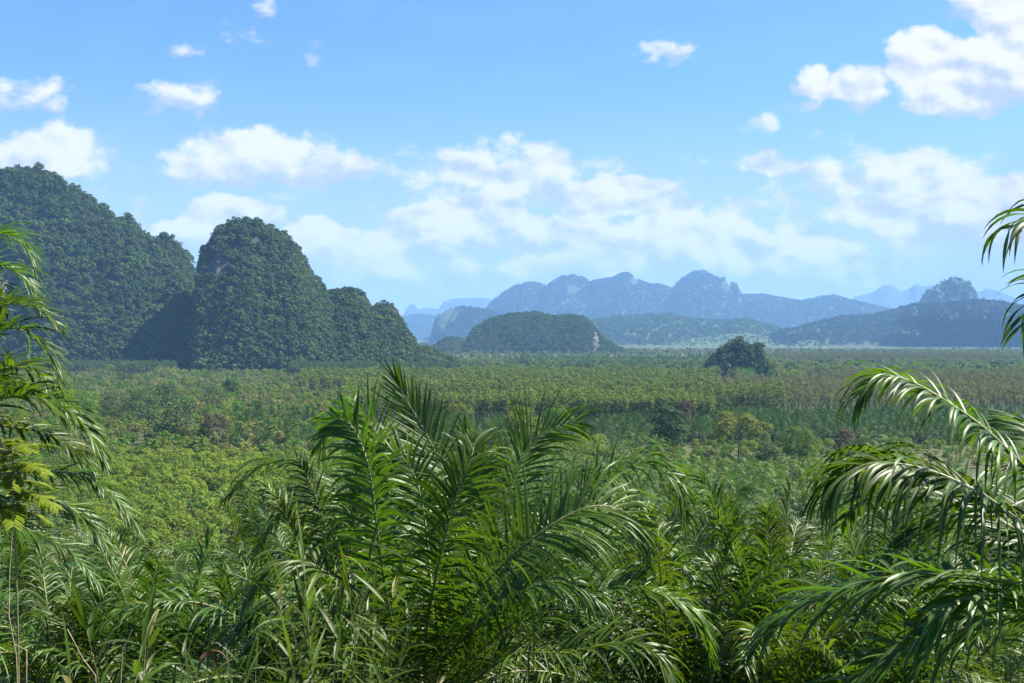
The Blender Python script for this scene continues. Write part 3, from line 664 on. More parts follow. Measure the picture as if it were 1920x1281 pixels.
# the palm in the middle
def A(*q): return [at(*k) for k in q]
center = at(800, 1330, 15.0)
hero_palm('large young oil palm with tall upright fronds standing in the middle foreground', center, None, [
    dict(p=A((738, 1180, 14.4), (708, 1000, 14.0), (692, 880, 14.0), (660, 800, 14.2), (622, 790, 14.4), (600, 840, 14.6)), up=(-0.5, -0.9, 0.3), droop=1.3, LL=0.85, w=0.0234, vee=14),
    dict(p=A((850, 1130, 15.6), (862, 1000, 16.0), (838, 900, 16.4), (800, 815, 16.6), (765, 755, 16.8), (742, 712, 16.8)), up=(0.3, -1, 0.1), droop=0.15, LL=1.00, w=0.0218, vee=10, tip=14),
    dict(p=A((845, 1150, 16.2), (872, 1000, 17.0), (884, 880, 17.4), (880, 835, 17.4), (872, 800, 17.3)), up=(0, -1, 0.1), droop=0.1, LL=0.71, w=0.0172, vee=5, tip=16),
    dict(p=A((798, 1200, 14.2), (822, 1060, 13.6), (856, 930, 13.5), (882, 862, 13.6), (888, 835, 13.7), (872, 832, 13.9)), up=(0.1, -1, 0.35), droop=1.5, LL=1.00, w=0.0203, vee=22, n=84),
    dict(p=A((850, 1180, 14.4), (905, 1100, 13.8), (975, 1030, 13.5), (1050, 975, 13.5), (1120, 948, 13.6), (1180, 965, 13.8), (1215, 1010, 14.0)), up=(-0.3, -0.8, 0.6), droop=1.3, LL=1.18, w=0.0211, vee=12, n=84),
    dict(p=A((870, 1160, 16.5), (930, 1000, 17.3), (965, 895, 17.6), (1000, 830, 17.8), (1040, 802, 17.9), (1085, 792, 18.0)), up=(-0.2, 0.9, 0.5), droop=0.8, LL=1.36, w=0.0211, vee=4, n=80),
    dict(p=A((900, 1150, 16), (1010, 1010, 16.5), (1095, 930, 16.5), (1160, 885, 16.4), (1220, 872, 16.3), (1262, 905, 16.2), (1280, 965, 16.2)), up=(0, -0.2, 1), droop=1.6, LL=1.16, w=0.0218, vee=26, n=80),
    dict(p=A((770, 1150, 16.4), (735, 960, 17.0), (720, 860, 17.2), (700, 800, 17.3), (668, 770, 17.4), (630, 790, 17.6)), up=(0.2, 0.9, 0.5), droop=0.8, LL=1.12, w=0.0203, vee=6),
    dict(p=A((870, 1290, 13.6), (960, 1230, 12.8), (1060, 1225, 12.5), (1160, 1205, 12.4), (1225, 1225, 12.4), (1262, 1290, 12.4)), up=(0, -0.3, 1), droop=1.5, LL=0.89, w=0.0179, vee=28, n=74),
    dict(p=A((890, 1230, 14.4), (990, 1150, 14), (1090, 1115, 13.8), (1200, 1105, 13.8), (1290, 1150, 13.9), (1330, 1230, 14)), up=(0, -0.2, 1), droop=1.5, LL=1.00, w=0.0195, vee=28, n=78),
    dict(p=A((760, 1120, 17), (680, 960, 18.5), (590, 880, 19.5), (500, 870, 20), (430, 930, 20)), up=(0, 0, 1), droop=1.3, LL=1.12, vee=18),
    dict(p=A((700, 1260, 14.5), (600, 1140, 14.5), (520, 1120, 14.5), (450, 1180, 14.6)), up=(0, 0, 1), droop=1.3, LL=0.94, vee=18),
    dict(p=A((812, 1180, 14.6), (800, 1000, 15.2), (780, 900, 15.4), (745, 850, 15.4), (700, 850, 15.4)), up=(0.2, -0.8, 0.5), droop=1.3, LL=0.94, vee=12),
    dict(p=A((840, 1150, 15), (860, 980, 15.8), (905, 870, 16), (900, 850, 16)), up=(0, -1, 0.2), droop=0.6, LL=0.89, w=0.0187, vee=14),
    dict(p=A((830, 1240, 14.2), (890, 1180, 13.4), (960, 1120, 13.0), (1040, 1090, 12.9), (1110, 1120, 13.0)), up=(0, -0.3, 1), droop=1.5, LL=0.9, vee=20),
    dict(p=A((860, 1180, 16), (1000, 1060, 16.6), (1120, 1010, 16.8), (1220, 1020, 17), (1300, 1080, 17)), up=(0, -0.2, 1), droop=1.6, LL=1.0, vee=22),
    dict(p=A((740, 1250, 14), (660, 1130, 13.6), (590, 1060, 13.5), (520, 1060, 13.5), (470, 1120, 13.6)), up=(0, -0.2, 1), droop=1.6, LL=0.95, vee=18),
    dict(p=A((760, 1160, 17), (690, 1000, 18), (610, 930, 18.5), (540, 950, 18.6), (490, 1020, 18.6)), up=(0, 0, 1), droop=1.6, LL=1.0, vee=18),
    dict(p=A((840, 1180, 17.5), (960, 980, 18.5), (1050, 900, 19), (1130, 890, 19), (1190, 950, 19)), up=(0, 0, 1), droop=1.6, LL=1.0, vee=18),
], [(-60, 18, 3.2, 1.4), (-120, 8, 3.0, 1.3), (200, 20, 3.4, 1.5), (-20, 22, 3.4, 1.5), (-90, -8, 2.6, 1.0), (30, 40, 3.6, 1.6), (100, 50, 3.8, 1.4), (140, 35, 3.6, 1.5)], 71, LL=1.0, dk=1.3, nk=1.1)

# the near palm at the right edge
rc = at(2080, 1130, 7.6)
hero_palm('near oil palm whose long arching fronds reach in from beyond the right edge', rc, None, [
    dict(p=A((2010, 960, 7.5), (1925, 880, 7.4), (1840, 800, 7.4), (1745, 735, 7.4), (1680, 706, 7.4), (1640, 712, 7.4), (1612, 740, 7.4)), up=(0, -0.25, 1), droop=2.3, LL=0.62, w=0.0125, vee=4, n=74, s0=0.3),
    dict(p=A((2000, 1040, 7.2), (1920, 985, 7.0), (1845, 930, 6.9), (1750, 885, 6.9), (1660, 868, 6.9), (1600, 880, 6.9), (1565, 912, 6.9)), up=(0, -0.2, 1), droop=3.2, LL=0.86, w=0.0145, vee=6, n=84, s0=0.28, mat=PALM_NEAR),
    dict(p=A((2120, 800, 6.8), (2060, 520, 6.4), (1990, 420, 6.3), (1930, 408, 6.3), (1890, 432, 6.3)), up=(0, -0.4, 1), droop=2.6, LL=0.72, w=0.016, vee=10, n=34, s0=0.35, tip=40),
    dict(p=A((2100, 850, 7.2), (2060, 620, 7), (1990, 540, 6.9), (1935, 560, 6.8), (1915, 610, 6.8)), up=(0, -0.4, 1), droop=2.2, LL=0.55, w=0.015, vee=10, n=30, s0=0.3),
    dict(p=A((2000, 1090, 8.2), (1900, 1010, 8.8), (1800, 985, 9.2), (1710, 1010, 9.4), (1660, 1070, 9.5)), up=(0, 0, 1), droop=2.0, LL=0.8, vee=14, n=60),
    dict(p=A((2000, 1180, 7.0), (1900, 1120, 6.7), (1800, 1130, 6.6), (1730, 1190, 6.6)), up=(0, 0, 1), droop=1.9, LL=0.6, vee=14, n=56),
    dict(p=A((2050, 950, 8.5), (1980, 830, 9.2), (1900, 790, 9.6), (1850, 810, 9.8)), up=(0, 0, 1), droop=1.5, LL=0.7, vee=14, n=56),
    dict(p=A((2010, 1060, 9.0), (1890, 930, 10.5), (1760, 880, 11.5), (1660, 900, 12)), up=(0, 0, 1), droop=1.7, LL=0.8, vee=14, n=60),
], [(150, 10, 2.6, 1.2), (170, -10, 2.4, 1.0), (60, 30, 3.2, 1.5), (120, 30, 3.0, 1.4), (20, 20, 3, 1.4)], 83, LL=0.75, wid=0.022)

# the palm beyond the left edge
lc = at(-164, 800, 16.0)
hero_palm('tall oil palm at the left edge with drooping fronds in tiers', lc, None, [
    dict(p=A((-146, 620, 15.8), (-96, 480, 15.6), (-36, 442, 15.5), (9, 440, 15.5), (44, 458, 15.5), (60, 490, 15.5)), droop=1.4, LL=0.84, w=0.017, vee=20),
    dict(p=A((-116, 680, 15.2), (-56, 600, 15), (14, 570, 15), (69, 580, 15), (102, 606, 15)), droop=1.4, LL=0.82, w=0.017, vee=22),
    dict(p=A((-94, 720, 15), (-36, 645, 14.8), (24, 615, 14.8), (69, 640, 14.8), (96, 680, 14.8), (112, 725, 14.8)), droop=1.4, LL=0.82, w=0.017, vee=18),
    dict(p=A((-74, 780, 14.8), (-4, 750, 14.5), (66, 745, 14.4), (131, 775, 14.4), (171, 820, 14.4), (192, 862, 14.4)), droop=1.4, LL=0.87, w=0.025, vee=20),
    dict(p=A((-74, 840, 15), (6, 880, 14.6), (86, 885, 14.5), (156, 892, 14.5), (216, 935, 14.5), (256, 990, 14.5)), droop=1.5, LL=0.82, w=0.017, vee=16),
    dict(p=A((-94, 850, 14.6), (-34, 950, 14), (46, 990, 13.9), (126, 1030, 13.9), (181, 1090, 13.9)), droop=1.5, LL=0.82, w=0.017, vee=14),
    dict(p=A((-94, 860, 16), (-14, 930, 16), (76, 930, 16), (156, 970, 16), (206, 1040, 16)), droop=1.5, LL=0.87, w=0.017, vee=14),
    dict(p=A((-136, 700, 15.4), (-86, 560, 15.2), (-46, 520, 15.2), (-11, 530, 15.2), (4, 580, 15.2)), droop=1.4, LL=0.69, w=0.017, vee=20),
    dict(p=A((-94, 770, 16.4), (-14, 720, 17), (56, 735, 17.2), (116, 790, 17.3)), droop=1.4, LL=0.87, vee=20),
    dict(p=A((-96, 640, 16.4), (-56, 520, 16.6), (-6, 500, 16.7), (44, 520, 16.7), (74, 570, 16.7)), droop=1.4, LL=0.75, vee=18),
    dict(p=A((-64, 740, 15.6), (-16, 700, 15.4), (44, 690, 15.3), (96, 725, 15.3), (126, 780, 15.3)), droop=1.5, LL=0.75, vee=18),
    dict(p=A((-54, 800, 15.6), (16, 800, 15.6), (86, 815, 15.6), (146, 850, 15.6), (186, 910, 15.6)), droop=1.5, LL=0.75, vee=18),
], [(120, 45, 4, 1.7), (150, 30, 4, 1.7), (180, 40, 4, 1.7), (240, 30, 3.6, 1.7), (285, -5, 2.4, 1.3), (85, 60, 3.6, 1.8)], 97, dk=0.75, nk=1.1)

# palms down the slope: three kinds, then copies
def slope_spots():
    rg = np.random.default_rng(12); out = []
    r = 19.0
    near = [(1290, 15.5, 0, -2.2), (1450, 16.0, 2, -3.0), (640, 17.5, 2, -3.4), (1560, 17.5, 0, -4.6), (1170, 20, 0, -2.5), (520, 19, 1, -4.6), (310, 20, 0, -4.0), (130, 21, 1, -3), (1700, 15, 0, -7.5), (1480, 23, 0, -2)]
    for px, d, k, dh in near: out.append(((px - 960) / F * d, float(d), k, dh))
    fixed = [(1180, 27, 1), (420, 25, 2), (1400, 27, 0), (1700, 17, 2), (600, 30, 1), (230, 22, 0), (980, 28, 2), (1850, 30, 1), (60, 32, 2), (1640, 34, 1), (340, 38, 0)]
    for px, d, k in fixed: out.append(((px - 960) / F * d, float(d), k, -6.0 if d < 19 else -4.5 if d < 26 else 0.0))
    while r < 150:
        nrow = max(4, int(0.98 * r / 6.9))
        for i in range(nrow):
            x = (i + 0.5 + rg.uniform(-.3, .3)) / nrow * 1.0 * r - 0.5 * r; y = r + rg.uniform(-2.5, 2.5)
            if r < 34 and any(math.hypot(x - o[0], y - o[1]) < 5.5 for o in out): continue
            out.append((x, y, int(rg.integers(0, 3)), rg.uniform(-0.6, 1.8) - (4.5 if y < 26 else 0)))
        r += 6.4
    return out
slope_protos = []
for k, (sd_, th) in enumerate(((301, 1.6), (302, 2.2), (303, 2.6))):
    slope_protos.append(palm_thing(sd_, (0, 0, 0), th, 30, 4.6, 0.88, 0.0225, 72, 5, PALM_MID, 'oil palm on the slope', 'oil palms down the slope'))
SL = ['dense oil palm crown of glossy drooping fronds on the slope below', 'oil palm on the slope with lighter arching fronds', 'taller oil palm on the slope with spreading fronds']
used = set()
for (x, y, k, dh) in slope_spots():
    if y > 104: break
    pr = slope_protos[k]
    o = pr if k not in used else copy_tree(pr)
    used.add(k)
    o.location = (x, y, float(gz(x, y)) + dh * 0.4 - 0.2); o.rotation_euler = (0, 0, random.uniform(0, 6.28))
    s = random.uniform(0.85, 1.15); o.scale = (s, s, s)
    o['label'] = 'oil palm among the dense palms covering the slope below'

# palms on the valley floor: near ones one by one, the far ones as one mass
valley = [palm_single('oil_palm', 400 + i, 1.8 + i * 0.5, 24, 4.6, 1.0, 0.085, 24, 3, PALM_VAL) for i in range(4)]
rg = np.random.default_rng(44); cnt = 0; stuffp = []
y = 104.0
while y < 480:
    n = int(1.0 * y / 9.3)
    for i in range(n):
        x = (i + 0.5 + rg.uniform(-.35, .35)) / n * y - 0.5 * y; yy = y + rg.uniform(-2, 2)
        px = 960 + x / yy * F
        if px < 640 and yy > 215: continue
        if 640 <= px < 1100 and yy > 400: continue
        if px >= 1100 and yy > 400 and rg.random() < 0.5: continue
        if 1250 < px < 1620 and yy > 385: continue
        if px > 1700 and 330 < yy < 480: continue
        z = float(gz(x, yy))
        if cnt < 250:
            o = valley[cnt % 4].copy(); COL.objects.link(o); cnt += 1
            o.location = (x, yy, z); o.rotation_euler = (0, 0, rg.uniform(0, 6.28)); s = rg.uniform(0.85, 1.2); o.scale = (s, s, s)
            tag(o, 'oil palm in the grove at the foot of the slope', 'palm', 'oil palms at the foot of the slope')
        else: stuffp.append((x, yy, z))
    y += 8.6
far_palms = [palm_single('far palm', 420 + i, 2.6 + i * 0.4, 20, 5.2, 1.1, 0.14, 14, 2, PALM_FAR) for i in range(4)]
def in_poly_rows(y0, y1, x0, x1, sp, seed, jit=0.3):
    """spots of a plantation on the valley floor between two distances and two photo columns"""
    rg = np.random.default_rng(seed); P = []
    y = y0
    while y < y1:
        xa = (x0 - 960) / F * y; xb = (x1 - 960) / F * y; n = max(1, int((xb - xa) / sp))
        xs = xa + (np.arange(n) + 0.5 + rg.uniform(-jit, jit, n)) * (xb - xa) / n
        P.append(np.stack([xs, y + rg.uniform(-jit, jit, n) * sp, np.zeros(n)], 1)); y += sp * 0.9
    P = np.concatenate(P); P[:, 2] = gz(P[:, 0], P[:, 1]); return P
ps = np.array(stuffp).reshape(-1, 3)
grove_palms = [palm_single('grove palm', 440 + i, 1.8 + i * 0.5, 22, 4.7, 1.05, 0.105, 20, 3, PALM_VAL) for i in range(4)]
scatter('palm_grove', ps, np.random.default_rng(11).uniform(0.9, 1.25, len(ps)), grove_palms, 60, 'carpet of green oil palm crowns beyond the foot of the slope', 'palm grove')
pf = np.concatenate([in_poly_rows(480, 640, 1080, 1990, 7.6, 51), in_poly_rows(490, 585, 800, 1080, 8.8, 57), in_poly_rows(455, 640, 430, 600, 9, 52), in_poly_rows(1350, 1800, 1180, 1340, 10, 53), in_poly_rows(1000, 1250, 1460, 1560, 10, 54), in_poly_rows(1500, 2100, 950, 1330, 11, 55)])
scatter('palm_plantation', pf, np.random.default_rng(1).uniform(0.9, 1.25, len(pf)), far_palms, 61, 'dark green oil palm plantation in dense rows in the valley', 'palm plantation')

# ------------------------------------------------------------------ rubber plantations
def rubber_proto(seed, mat, h=15.0, w=5.5, leaves=330, name='rubber_tree', size=0.42, link=False):
    return broad_tree(name, h, w, mat, seed, clumps=16, leaves=leaves, size=size, low=0.40, top=0.55, flat=1.0, link=link, bark=BARK)
rub = [rubber_proto(500 + i, RUBBER) for i in range(5)]
front = in_poly_rows(585, 612, 800, 1340, 4.3, 71)[:260]
for i, p_ in enumerate(front):
    o = rub[i % 5].copy(); COL.objects.link(o)
    o.location = p_; o.rotation_euler = (0, 0, random.uniform(0, 6.28)); s = random.uniform(0.88, 1.1); o.scale = (s, s, s)
    tag(o, 'slender rubber tree along the front edge of the plantation beyond the palms', 'tree', 'rubber trees along the plantation edge')
q = np.concatenate([in_poly_rows(612, 860, 640, 1340, 6.0, 72), in_poly_rows(860, 1150, 560, 1340, 8.0, 73), in_poly_rows(640, 800, 1340, 1470, 6.5, 74)])
rub_s = [rubber_proto(510 + i, RUBBER, leaves=240, name='rubber kind', size=0.5) for i in range(5)]
scatter('rubber_plantation', q, np.random.default_rng(2).uniform(0.85, 1.1, len(q)), rub_s, 62, 'grey green rubber plantation in even rows across the valley', 'plantation')
rub_p = [rubber_proto(520 + i, RUBBER_P, leaves=170, name='thin rubber kind', size=0.45) for i in range(4)]
q = np.concatenate([in_poly_rows(655, 1000, 1340, 2000, 7.5, 75), in_poly_rows(1000, 1180, 1460, 2000, 9, 76), in_poly_rows(1900, 2500, 1450, 1960, 14, 77)])
scatter('rubber_plantation', q, np.random.default_rng(3).uniform(0.7, 0.95, len(q)), rub_p, 63, 'thin brownish rubber plantation losing its leaves behind the palm rows', 'plantation')
rub_d = [rubber_proto(530 + i, RUBBER_D, leaves=240, name='dense rubber kind', size=0.5) for i in range(4)]
q = in_poly_rows(1250, 1420, 120, 330, 6.5, 78); scatter('rubber_plantation', q, np.random.default_rng(4).uniform(0.95, 1.1, len(q)), rub_d, 64, 'dense blue green tree block below the tall hill', 'plantation')
q = in_poly_rows(1200, 1370, 540, 850, 6.5, 79); scatter('rubber_plantation', q, np.random.default_rng(5).uniform(0.95, 1.1, len(q)), rub_d, 65, 'dense tree block below the domed hill', 'plantation')

# scrub across the valley floor
scrub_y = [blob_proto('scrub kind', YELLOW, 600 + i, 260, 9, 0.07) for i in range(3)]
scrub_m = [blob_proto('scrub kind', MIDTREE, 610 + i, 260, 9, 0.07) for i in range(4)]
scrub_o = [blob_proto('scrub kind', OLIVE, 620 + i, 240, 8, 0.07) for i in range(2)]
scrub_p = [blob_proto('scrub kind', RUBBER_P, 630 + i, 200, 8, 0.075) for i in range(3)]
q = np.concatenate([in_poly_rows(395, 480, 1640, 1990, 8, 95, 0.5), in_poly_rows(205, 420, -60, 640, 5.0, 81, 0.5), in_poly_rows(395, 480, 620, 1120, 5, 88, 0.5), in_poly_rows(385, 480, 1230, 1640, 5.5, 89, 0.5)])
scatter('scrub', q - [0, 0, .5], np.random.default_rng(6).uniform(2.0, 4.6, len(q)), scrub_m + scrub_o + scrub_y[:1], 66, 'mixed green scrub between the palm grove and the plantations', 'scrub')
q = np.concatenate([in_poly_rows(330, 440, 180, 700, 4.6, 82, 0.5), in_poly_rows(240, 330, 120, 420, 5, 86, 0.5)])
scatter('scrub', q - [0, 0, .5], np.random.default_rng(7).uniform(3.0, 5.5, len(q)), scrub_y, 67, 'yellow green scrub on the left of the valley floor', 'scrub')
q = np.concatenate([in_poly_rows(420, 900, -60, 660, 8.5, 83, 0.5), in_poly_rows(900, 1240, -60, 560, 11, 84, 0.5), in_poly_rows(1240, 1390, 320, 560, 10, 94, 0.5)])
scatter('scrub', q - [0, 0, .5], np.random.default_rng(8).uniform(4, 9, len(q)), scrub_m + scrub_o + scrub_p, 68, 'patchy woodland and scrub before the tall hill', 'scrub')
q = np.concatenate([in_poly_rows(1180, 1900, 830, 1340, 15, 85, 0.5), in_poly_rows(1180, 1900, 1440, 2000, 14, 87, 0.5), in_poly_rows(1900, 3600, 760, 1980, 30, 90, 0.5)])
scatter('scrub', q - [0, 0, .5], np.random.default_rng(9).uniform(5, 12, len(q)), scrub_m + scrub_p + forest_protos[:2], 69, 'scattered trees and scrub on the far valley floor', 'scrub')

# ------------------------------------------------------------------ single trees of the valley
def vtree(px, base_y, hpx, wpx, mat, label, name='broadleaf_tree', seed=1, zt=0, **k):
    d = dist_of(base_y, 0); h = hpx / F * d; w_ = wpx / F * d
    x = (px - 960) / F * d
    k.setdefault('leaves', 2600); k.setdefault('clumps', 34); k.setdefault('size', 0.028 * (h + w_) / 2)
    return tree_thing(name, (x, d, float(gz(x, d))), h, w_, mat, 900 + seed, label, **k)
vtree(1252, 846, 86, 84, DARKTREE, 'round dark green tree in front of the palm rows', seed=1, low=0.12)
vtree(1385, 866, 88, 110, OLIVE, 'spreading yellow green tree with a bare dark trunk', seed=2, low=0.45, bark=BARK_D, airy=0.3, clumps=24, leaves=1700)
vtree(1282, 815, 64, 52, BROWN, 'tall brown thinning tree behind the round dark tree', seed=3, low=0.15, leaves=1800)
vtree(1358, 828, 50, 46, BROWN, 'small brown thinning tree behind the spreading tree', seed=4, low=0.2, leaves=1500)
vtree(1352, 770, 40, 54, OLIVE, 'rounded olive tree at the edge of the pale plantation', seed=5, low=0.08)
vtree(975, 838, 72, 84, OLIVE, 'broad olive tree between the middle palm and the palm rows', seed=6, low=0.15)
vtree(1046, 822, 60, 62, MIDTREE, 'mid green tree beside the broad olive tree', seed=7, low=0.15)
vtree(1102, 862, 46, 92, YELLOW, 'low bright yellow green bush behind the arching frond', name='bush', cat='bush', seed=8, low=0.0)
vtree(1498, 872, 66, 76, MIDTREE, 'feathery mid green tree right of the spreading tree', seed=9, low=0.1)
vtree(1582, 866, 62, 52, BROWN, 'brown leaved tree beside the near fronds', seed=10, low=0.1, leaves=1700)
vtree(1440, 880, 44, 60, DARKTREE, 'low dark tree below the spreading tree', seed=11, low=0.05)
vtree(432, 752, 42, 36, DARKTREE, 'lone dark tree in front of the pale field', seed=12, low=0.1)
vtree(268, 806, 72, 80, GROVE, 'pale green broad leaved tree in the left grove', seed=13, low=0.12, size=0.42)
vtree(330, 832, 88, 104, GROVE, 'largest pale green tree in the middle of the left grove', seed=14, low=0.12, size=0.46)
vtree(216, 800, 62, 70, GROVE, 'pale green tree at the outer end of the left grove', seed=15, low=0.12, size=0.42)
vtree(402, 836, 62, 62, BROWN, 'brownish tree at the end of the left grove', seed=16, low=0.12, leaves=1900)
vtree(160, 790, 54, 64, MIDTREE, 'mid green tree half behind the left palm', seed=17, low=0.12)
vtree(650, 806, 60, 70, MIDTREE, 'green tree just behind the tallest left frond of the middle palm', seed=18, low=0.1)
vtree(860, 800, 44, 62, OLIVE, 'olive topped tree before the rubber plantation', seed=19, low=0.1)
vtree(690, 778, 34, 60, YELLOW, 'yellow green tree before the rubber plantation', seed=20, low=0.15)
vtree(984, 690, 30, 22, DARKTREE, 'small upright dark tree below the wooded hump', seed=21, low=0.1, leaves=900)
vtree(1098, 704, 24, 52, DARKTREE, 'wide dark tree below the white cliff', seed=22, low=0.05, leaves=1200)
vtree(1540, 722, 32, 44, DARKTREE, 'dark tree to the right of the lone knoll', seed=23, low=0.1, leaves=1200)
vtree(1505, 718, 20, 26, YELLOW, 'small bright green tree beside the dark one', seed=24, low=0.1, leaves=900)
vtree(1340, 712, 26, 34, OLIVE, 'olive bush at the foot of the lone knoll on its shaded side', name='bush', cat='bush', seed=28, low=0.0, leaves=1200)
vtree(1452, 712, 40, 30, OLIVE, 'yellowish tree leaning on the sunny end of the lone knoll', seed=29, low=0.05, leaves=1200)
vtree(1395, 716, 22, 60, MIDTREE, 'low green bush in front of the lone knoll', name='bush', cat='bush', seed=30, low=0.0, leaves=1200)
rg = np.random.default_rng(19)
for i in range(34):
    py = rg.uniform(706, 800); px = rg.uniform(140, 1560)
    if 640 < px < 1340 and 712 < py < 800: py = rg.uniform(697, 708)
    hh = (py - 630) * rg.uniform(0.22, 0.40)
    vtree(px, py, hh, hh * rg.uniform(0.9, 1.5), (DARKTREE, MIDTREE, GROVE)[i % 3], ('small deep green tree dotted among the paler scrub and plantations', 'small fresh green tree dotted among the scrub and plantations', 'small pale greyish green tree dotted among the scrub and plantations')[i % 3], seed=60 + i, low=0.08, leaves=1100, clumps=22, group=('deep green trees dotted over the valley', 'fresh green trees dotted over the valley', 'pale green trees dotted over the valley')[i % 3])
vtree(240, 706, 22, 58, OLIVE, 'flat topped yellowish tree below the dense tree block', seed=25, low=0.35, leaves=1000)
vtree(305, 714, 24, 62, OLIVE, 'second flat topped yellowish tree below the tall hill', seed=26, low=0.35, leaves=1000)
vtree(180, 716, 24, 48, RUBBER_P, 'pale thin tree below the dense tree block', seed=27, low=0.3, leaves=800)

# yellow green shrubs one can tell apart on the left
shrub_p = [broad_tree('shrub', 5.0, 7.0, YELLOW, 700 + i, clumps=22, leaves=1500, size=0.22, low=0.0, trunk=False, link=False) for i in range(3)]
rg = np.random.default_rng(5)
for i in range(26):
    py = rg.uniform(868, 930); d = dist_of(py); px = rg.uniform(150, 640); x = (px - 960) / F * d
    o = shrub_p[i % 3].copy(); COL.objects.link(o); o.location = (x, d, float(gz(x, d)) - 0.3); o.rotation_euler = (0, 0, rg.uniform(0, 6.28)); s = rg.uniform(0.7, 1.25); o.scale = (s, s, s * rg.uniform(.8, 1.3))
    tag(o, 'bright yellow green shrub in the scrub beyond the left palms', 'shrub', 'yellow green shrubs beyond the left palms')

# ------------------------------------------------------------------ undergrowth and reeds
def blade(mb, P0, d, L, w, droop, rg, K=7, m=0, petiole=0.0):
    """one lance-shaped leaf"""
    d = d / np.linalg.norm(d); q = P0.copy(); rows = []
    s = np.cross(d, [0, 0, 1.0]); s /= np.linalg.norm(s) + 1e-9
    a = rg.normal() * 0.5
    for j in range(K + 1):
        t = j / K; n = np.cross(s, d)
        b = s * math.cos(a) + n * math.sin(a); nn = np.cross(b, d)
        ww = w * np.interp(t, [0, 0.12, 0.3, 0.6, 1], [0.15, 0.75, 1, 0.72, 0.02])
        rows.append(np.stack([q - b * ww + nn * ww * .25, q - nn * ww * .1, q + b * ww + nn * ww * .25]))
        q = q + d * L / K; d = d + G * droop * (0.3 + 1.4 * t) / K; d /= np.linalg.norm(d)
        s = s - (s @ d) * d; s /= np.linalg.norm(s)
    V = np.concatenate(rows); i0 = (np.arange(K) * 3)[:, None] + np.arange(2)[None, :]
    mb.add(V, np.stack([i0, i0 + 1, i0 + 4, i0 + 3], -1).reshape(-1, 4), m)

def reed(seed, h=2.4, culms=6, ll=0.36, w=0.017, spread=0.5):
    """clump of arching culms with lance-shaped leaves"""
    rg = np.random.default_rng(seed); sb = MB(); lb = MB()
    for c in range(culms):
        az = rg.uniform(0, 6.28); hh = h * rg.uniform(0.65, 1.1); le = rg.uniform(0.15, 0.5) * spread
        P = np.array([[math.cos(az) * (0.1 + le * hh * t ** 2 * .8), math.sin(az) * (0.1 + le * hh * t ** 2 * .8), hh * t * (1 - 0.1 * t)] for t in np.linspace(-.1, 1, 14)])
        tube(sb, P, np.linspace(0.010, 0.003, 14), 5)
        nl = int(hh * 7)
        for i in range(nl):
            f = 0.30 + 0.70 * i / (nl - 1); p = np.array([np.interp(f, np.linspace(0, 1, 14), P[:, k]) for k in range(3)])
            a2 = i * math.pi + az + rg.normal() * 0.5; e = rg.uniform(0.2, 1.0)
            blade(lb, p, np.array([math.cos(a2) * math.cos(e), math.sin(a2) * math.cos(e), math.sin(e)]), ll * rg.uniform(0.7, 1.25), w * rg.uniform(.8, 1.2), rg.uniform(0.5, 1.9), rg)
        blade(lb, P[-1], P[-1] - P[-2], ll * 1.1, w * .8, 0.9, rg)
    return sb, lb

def reed_thing(seed, **k):
    t = empty('reed_plant', (0, 0, 0)); tag(t, 'x', 'reed')
    sb, lb = reed(seed, **k); sb.obj('stems', [RACHIS], t); lb.obj('leaves', [REED], t, smooth=True)
    return t
reed_protos = [reed_thing(801, h=2.2), reed_thing(802, h=2.7, ll=0.42, w=0.021), reed_thing(803, h=1.9, ll=0.32, culms=8)]
used = set(); rg = np.random.default_rng(66)
spots = [(70, 6.6, 0), (180, 6.2, 1), (300, 6.6, 2), (420, 6.5, 0), (500, 7.2, 1), (120, 8.0, 2), (360, 8.2, 0), (600, 10.4, 1), (650, 10.8, 0), (620, 11.6, 1), (240, 9.4, 1), (20, 7.2, 1), (460, 9.6, 2), (-30, 8.6, 0), (690, 12.2, 1), (580, 12.4, 0), (240, 6.9, 2), (380, 7.3, 1), (110, 6.0, 0)]
for i, (px, d, k) in enumerate(spots):
    o = reed_protos[k] if k not in used else copy_tree(reed_protos[k]); used.add(k)
    x = (px - 960) / F * d
    o.location = (x, d, float(gz(x, d)) - rg.uniform(0.0, 0.3)); o.rotation_euler = (0, 0, rg.uniform(0, 6.28))
    s = rg.uniform(0.85, 1.1) * (0.8 if d < 7.5 else 1)
    if 540 < px < 700 and d > 10: s *= 1.25
    o.scale = (s, s, s)
    tag(o, 'leafy reed clump with lance shaped leaves crowding the near slope', 'reed', 'reed clumps on the near slope')

# leafy undergrowth that fills the slope
def under_proto(seed, mat, n, size, elong):
    rg = np.random.default_rng(seed); mb = MB()
    d = rg.normal(size=(n, 3)); d /= np.linalg.norm(d, axis=1)[:, None]; d[:, 2] = np.abs(d[:, 2])
    Pp = d * (rg.random((n, 1)) ** 0.5) * np.array([0.5, 0.5, 0.75]); N = d + rg.normal(size=(n, 3)) * 0.6 + [0, 0, .4]; N /= np.linalg.norm(N, axis=1)[:, None]
    V, Q = leaf_quads(Pp, N, size, rg, elong); mb.add(V, Q); return mb.obj('undergrowth kind', [mat], link=False)
ups = [under_proto(850 + i, UNDER, 420, 0.055, 1.5) for i in range(4)] + [under_proto(860 + i, UNDER, 520, 0.05, 3.0) for i in range(3)]
rg = np.random.default_rng(77); P = []
for r0, r1, n in ((3.5, 14, 620), (14, 34, 1500), (34, 110, 3200)):
    yy = np.sqrt(rg.uniform(r0 ** 2, r1 ** 2, n)); xx = rg.uniform(-0.52, 0.52, n) * yy
    P.append(np.stack([xx, yy, gz(xx, yy) - 0.1], 1))
P = np.concatenate(P)
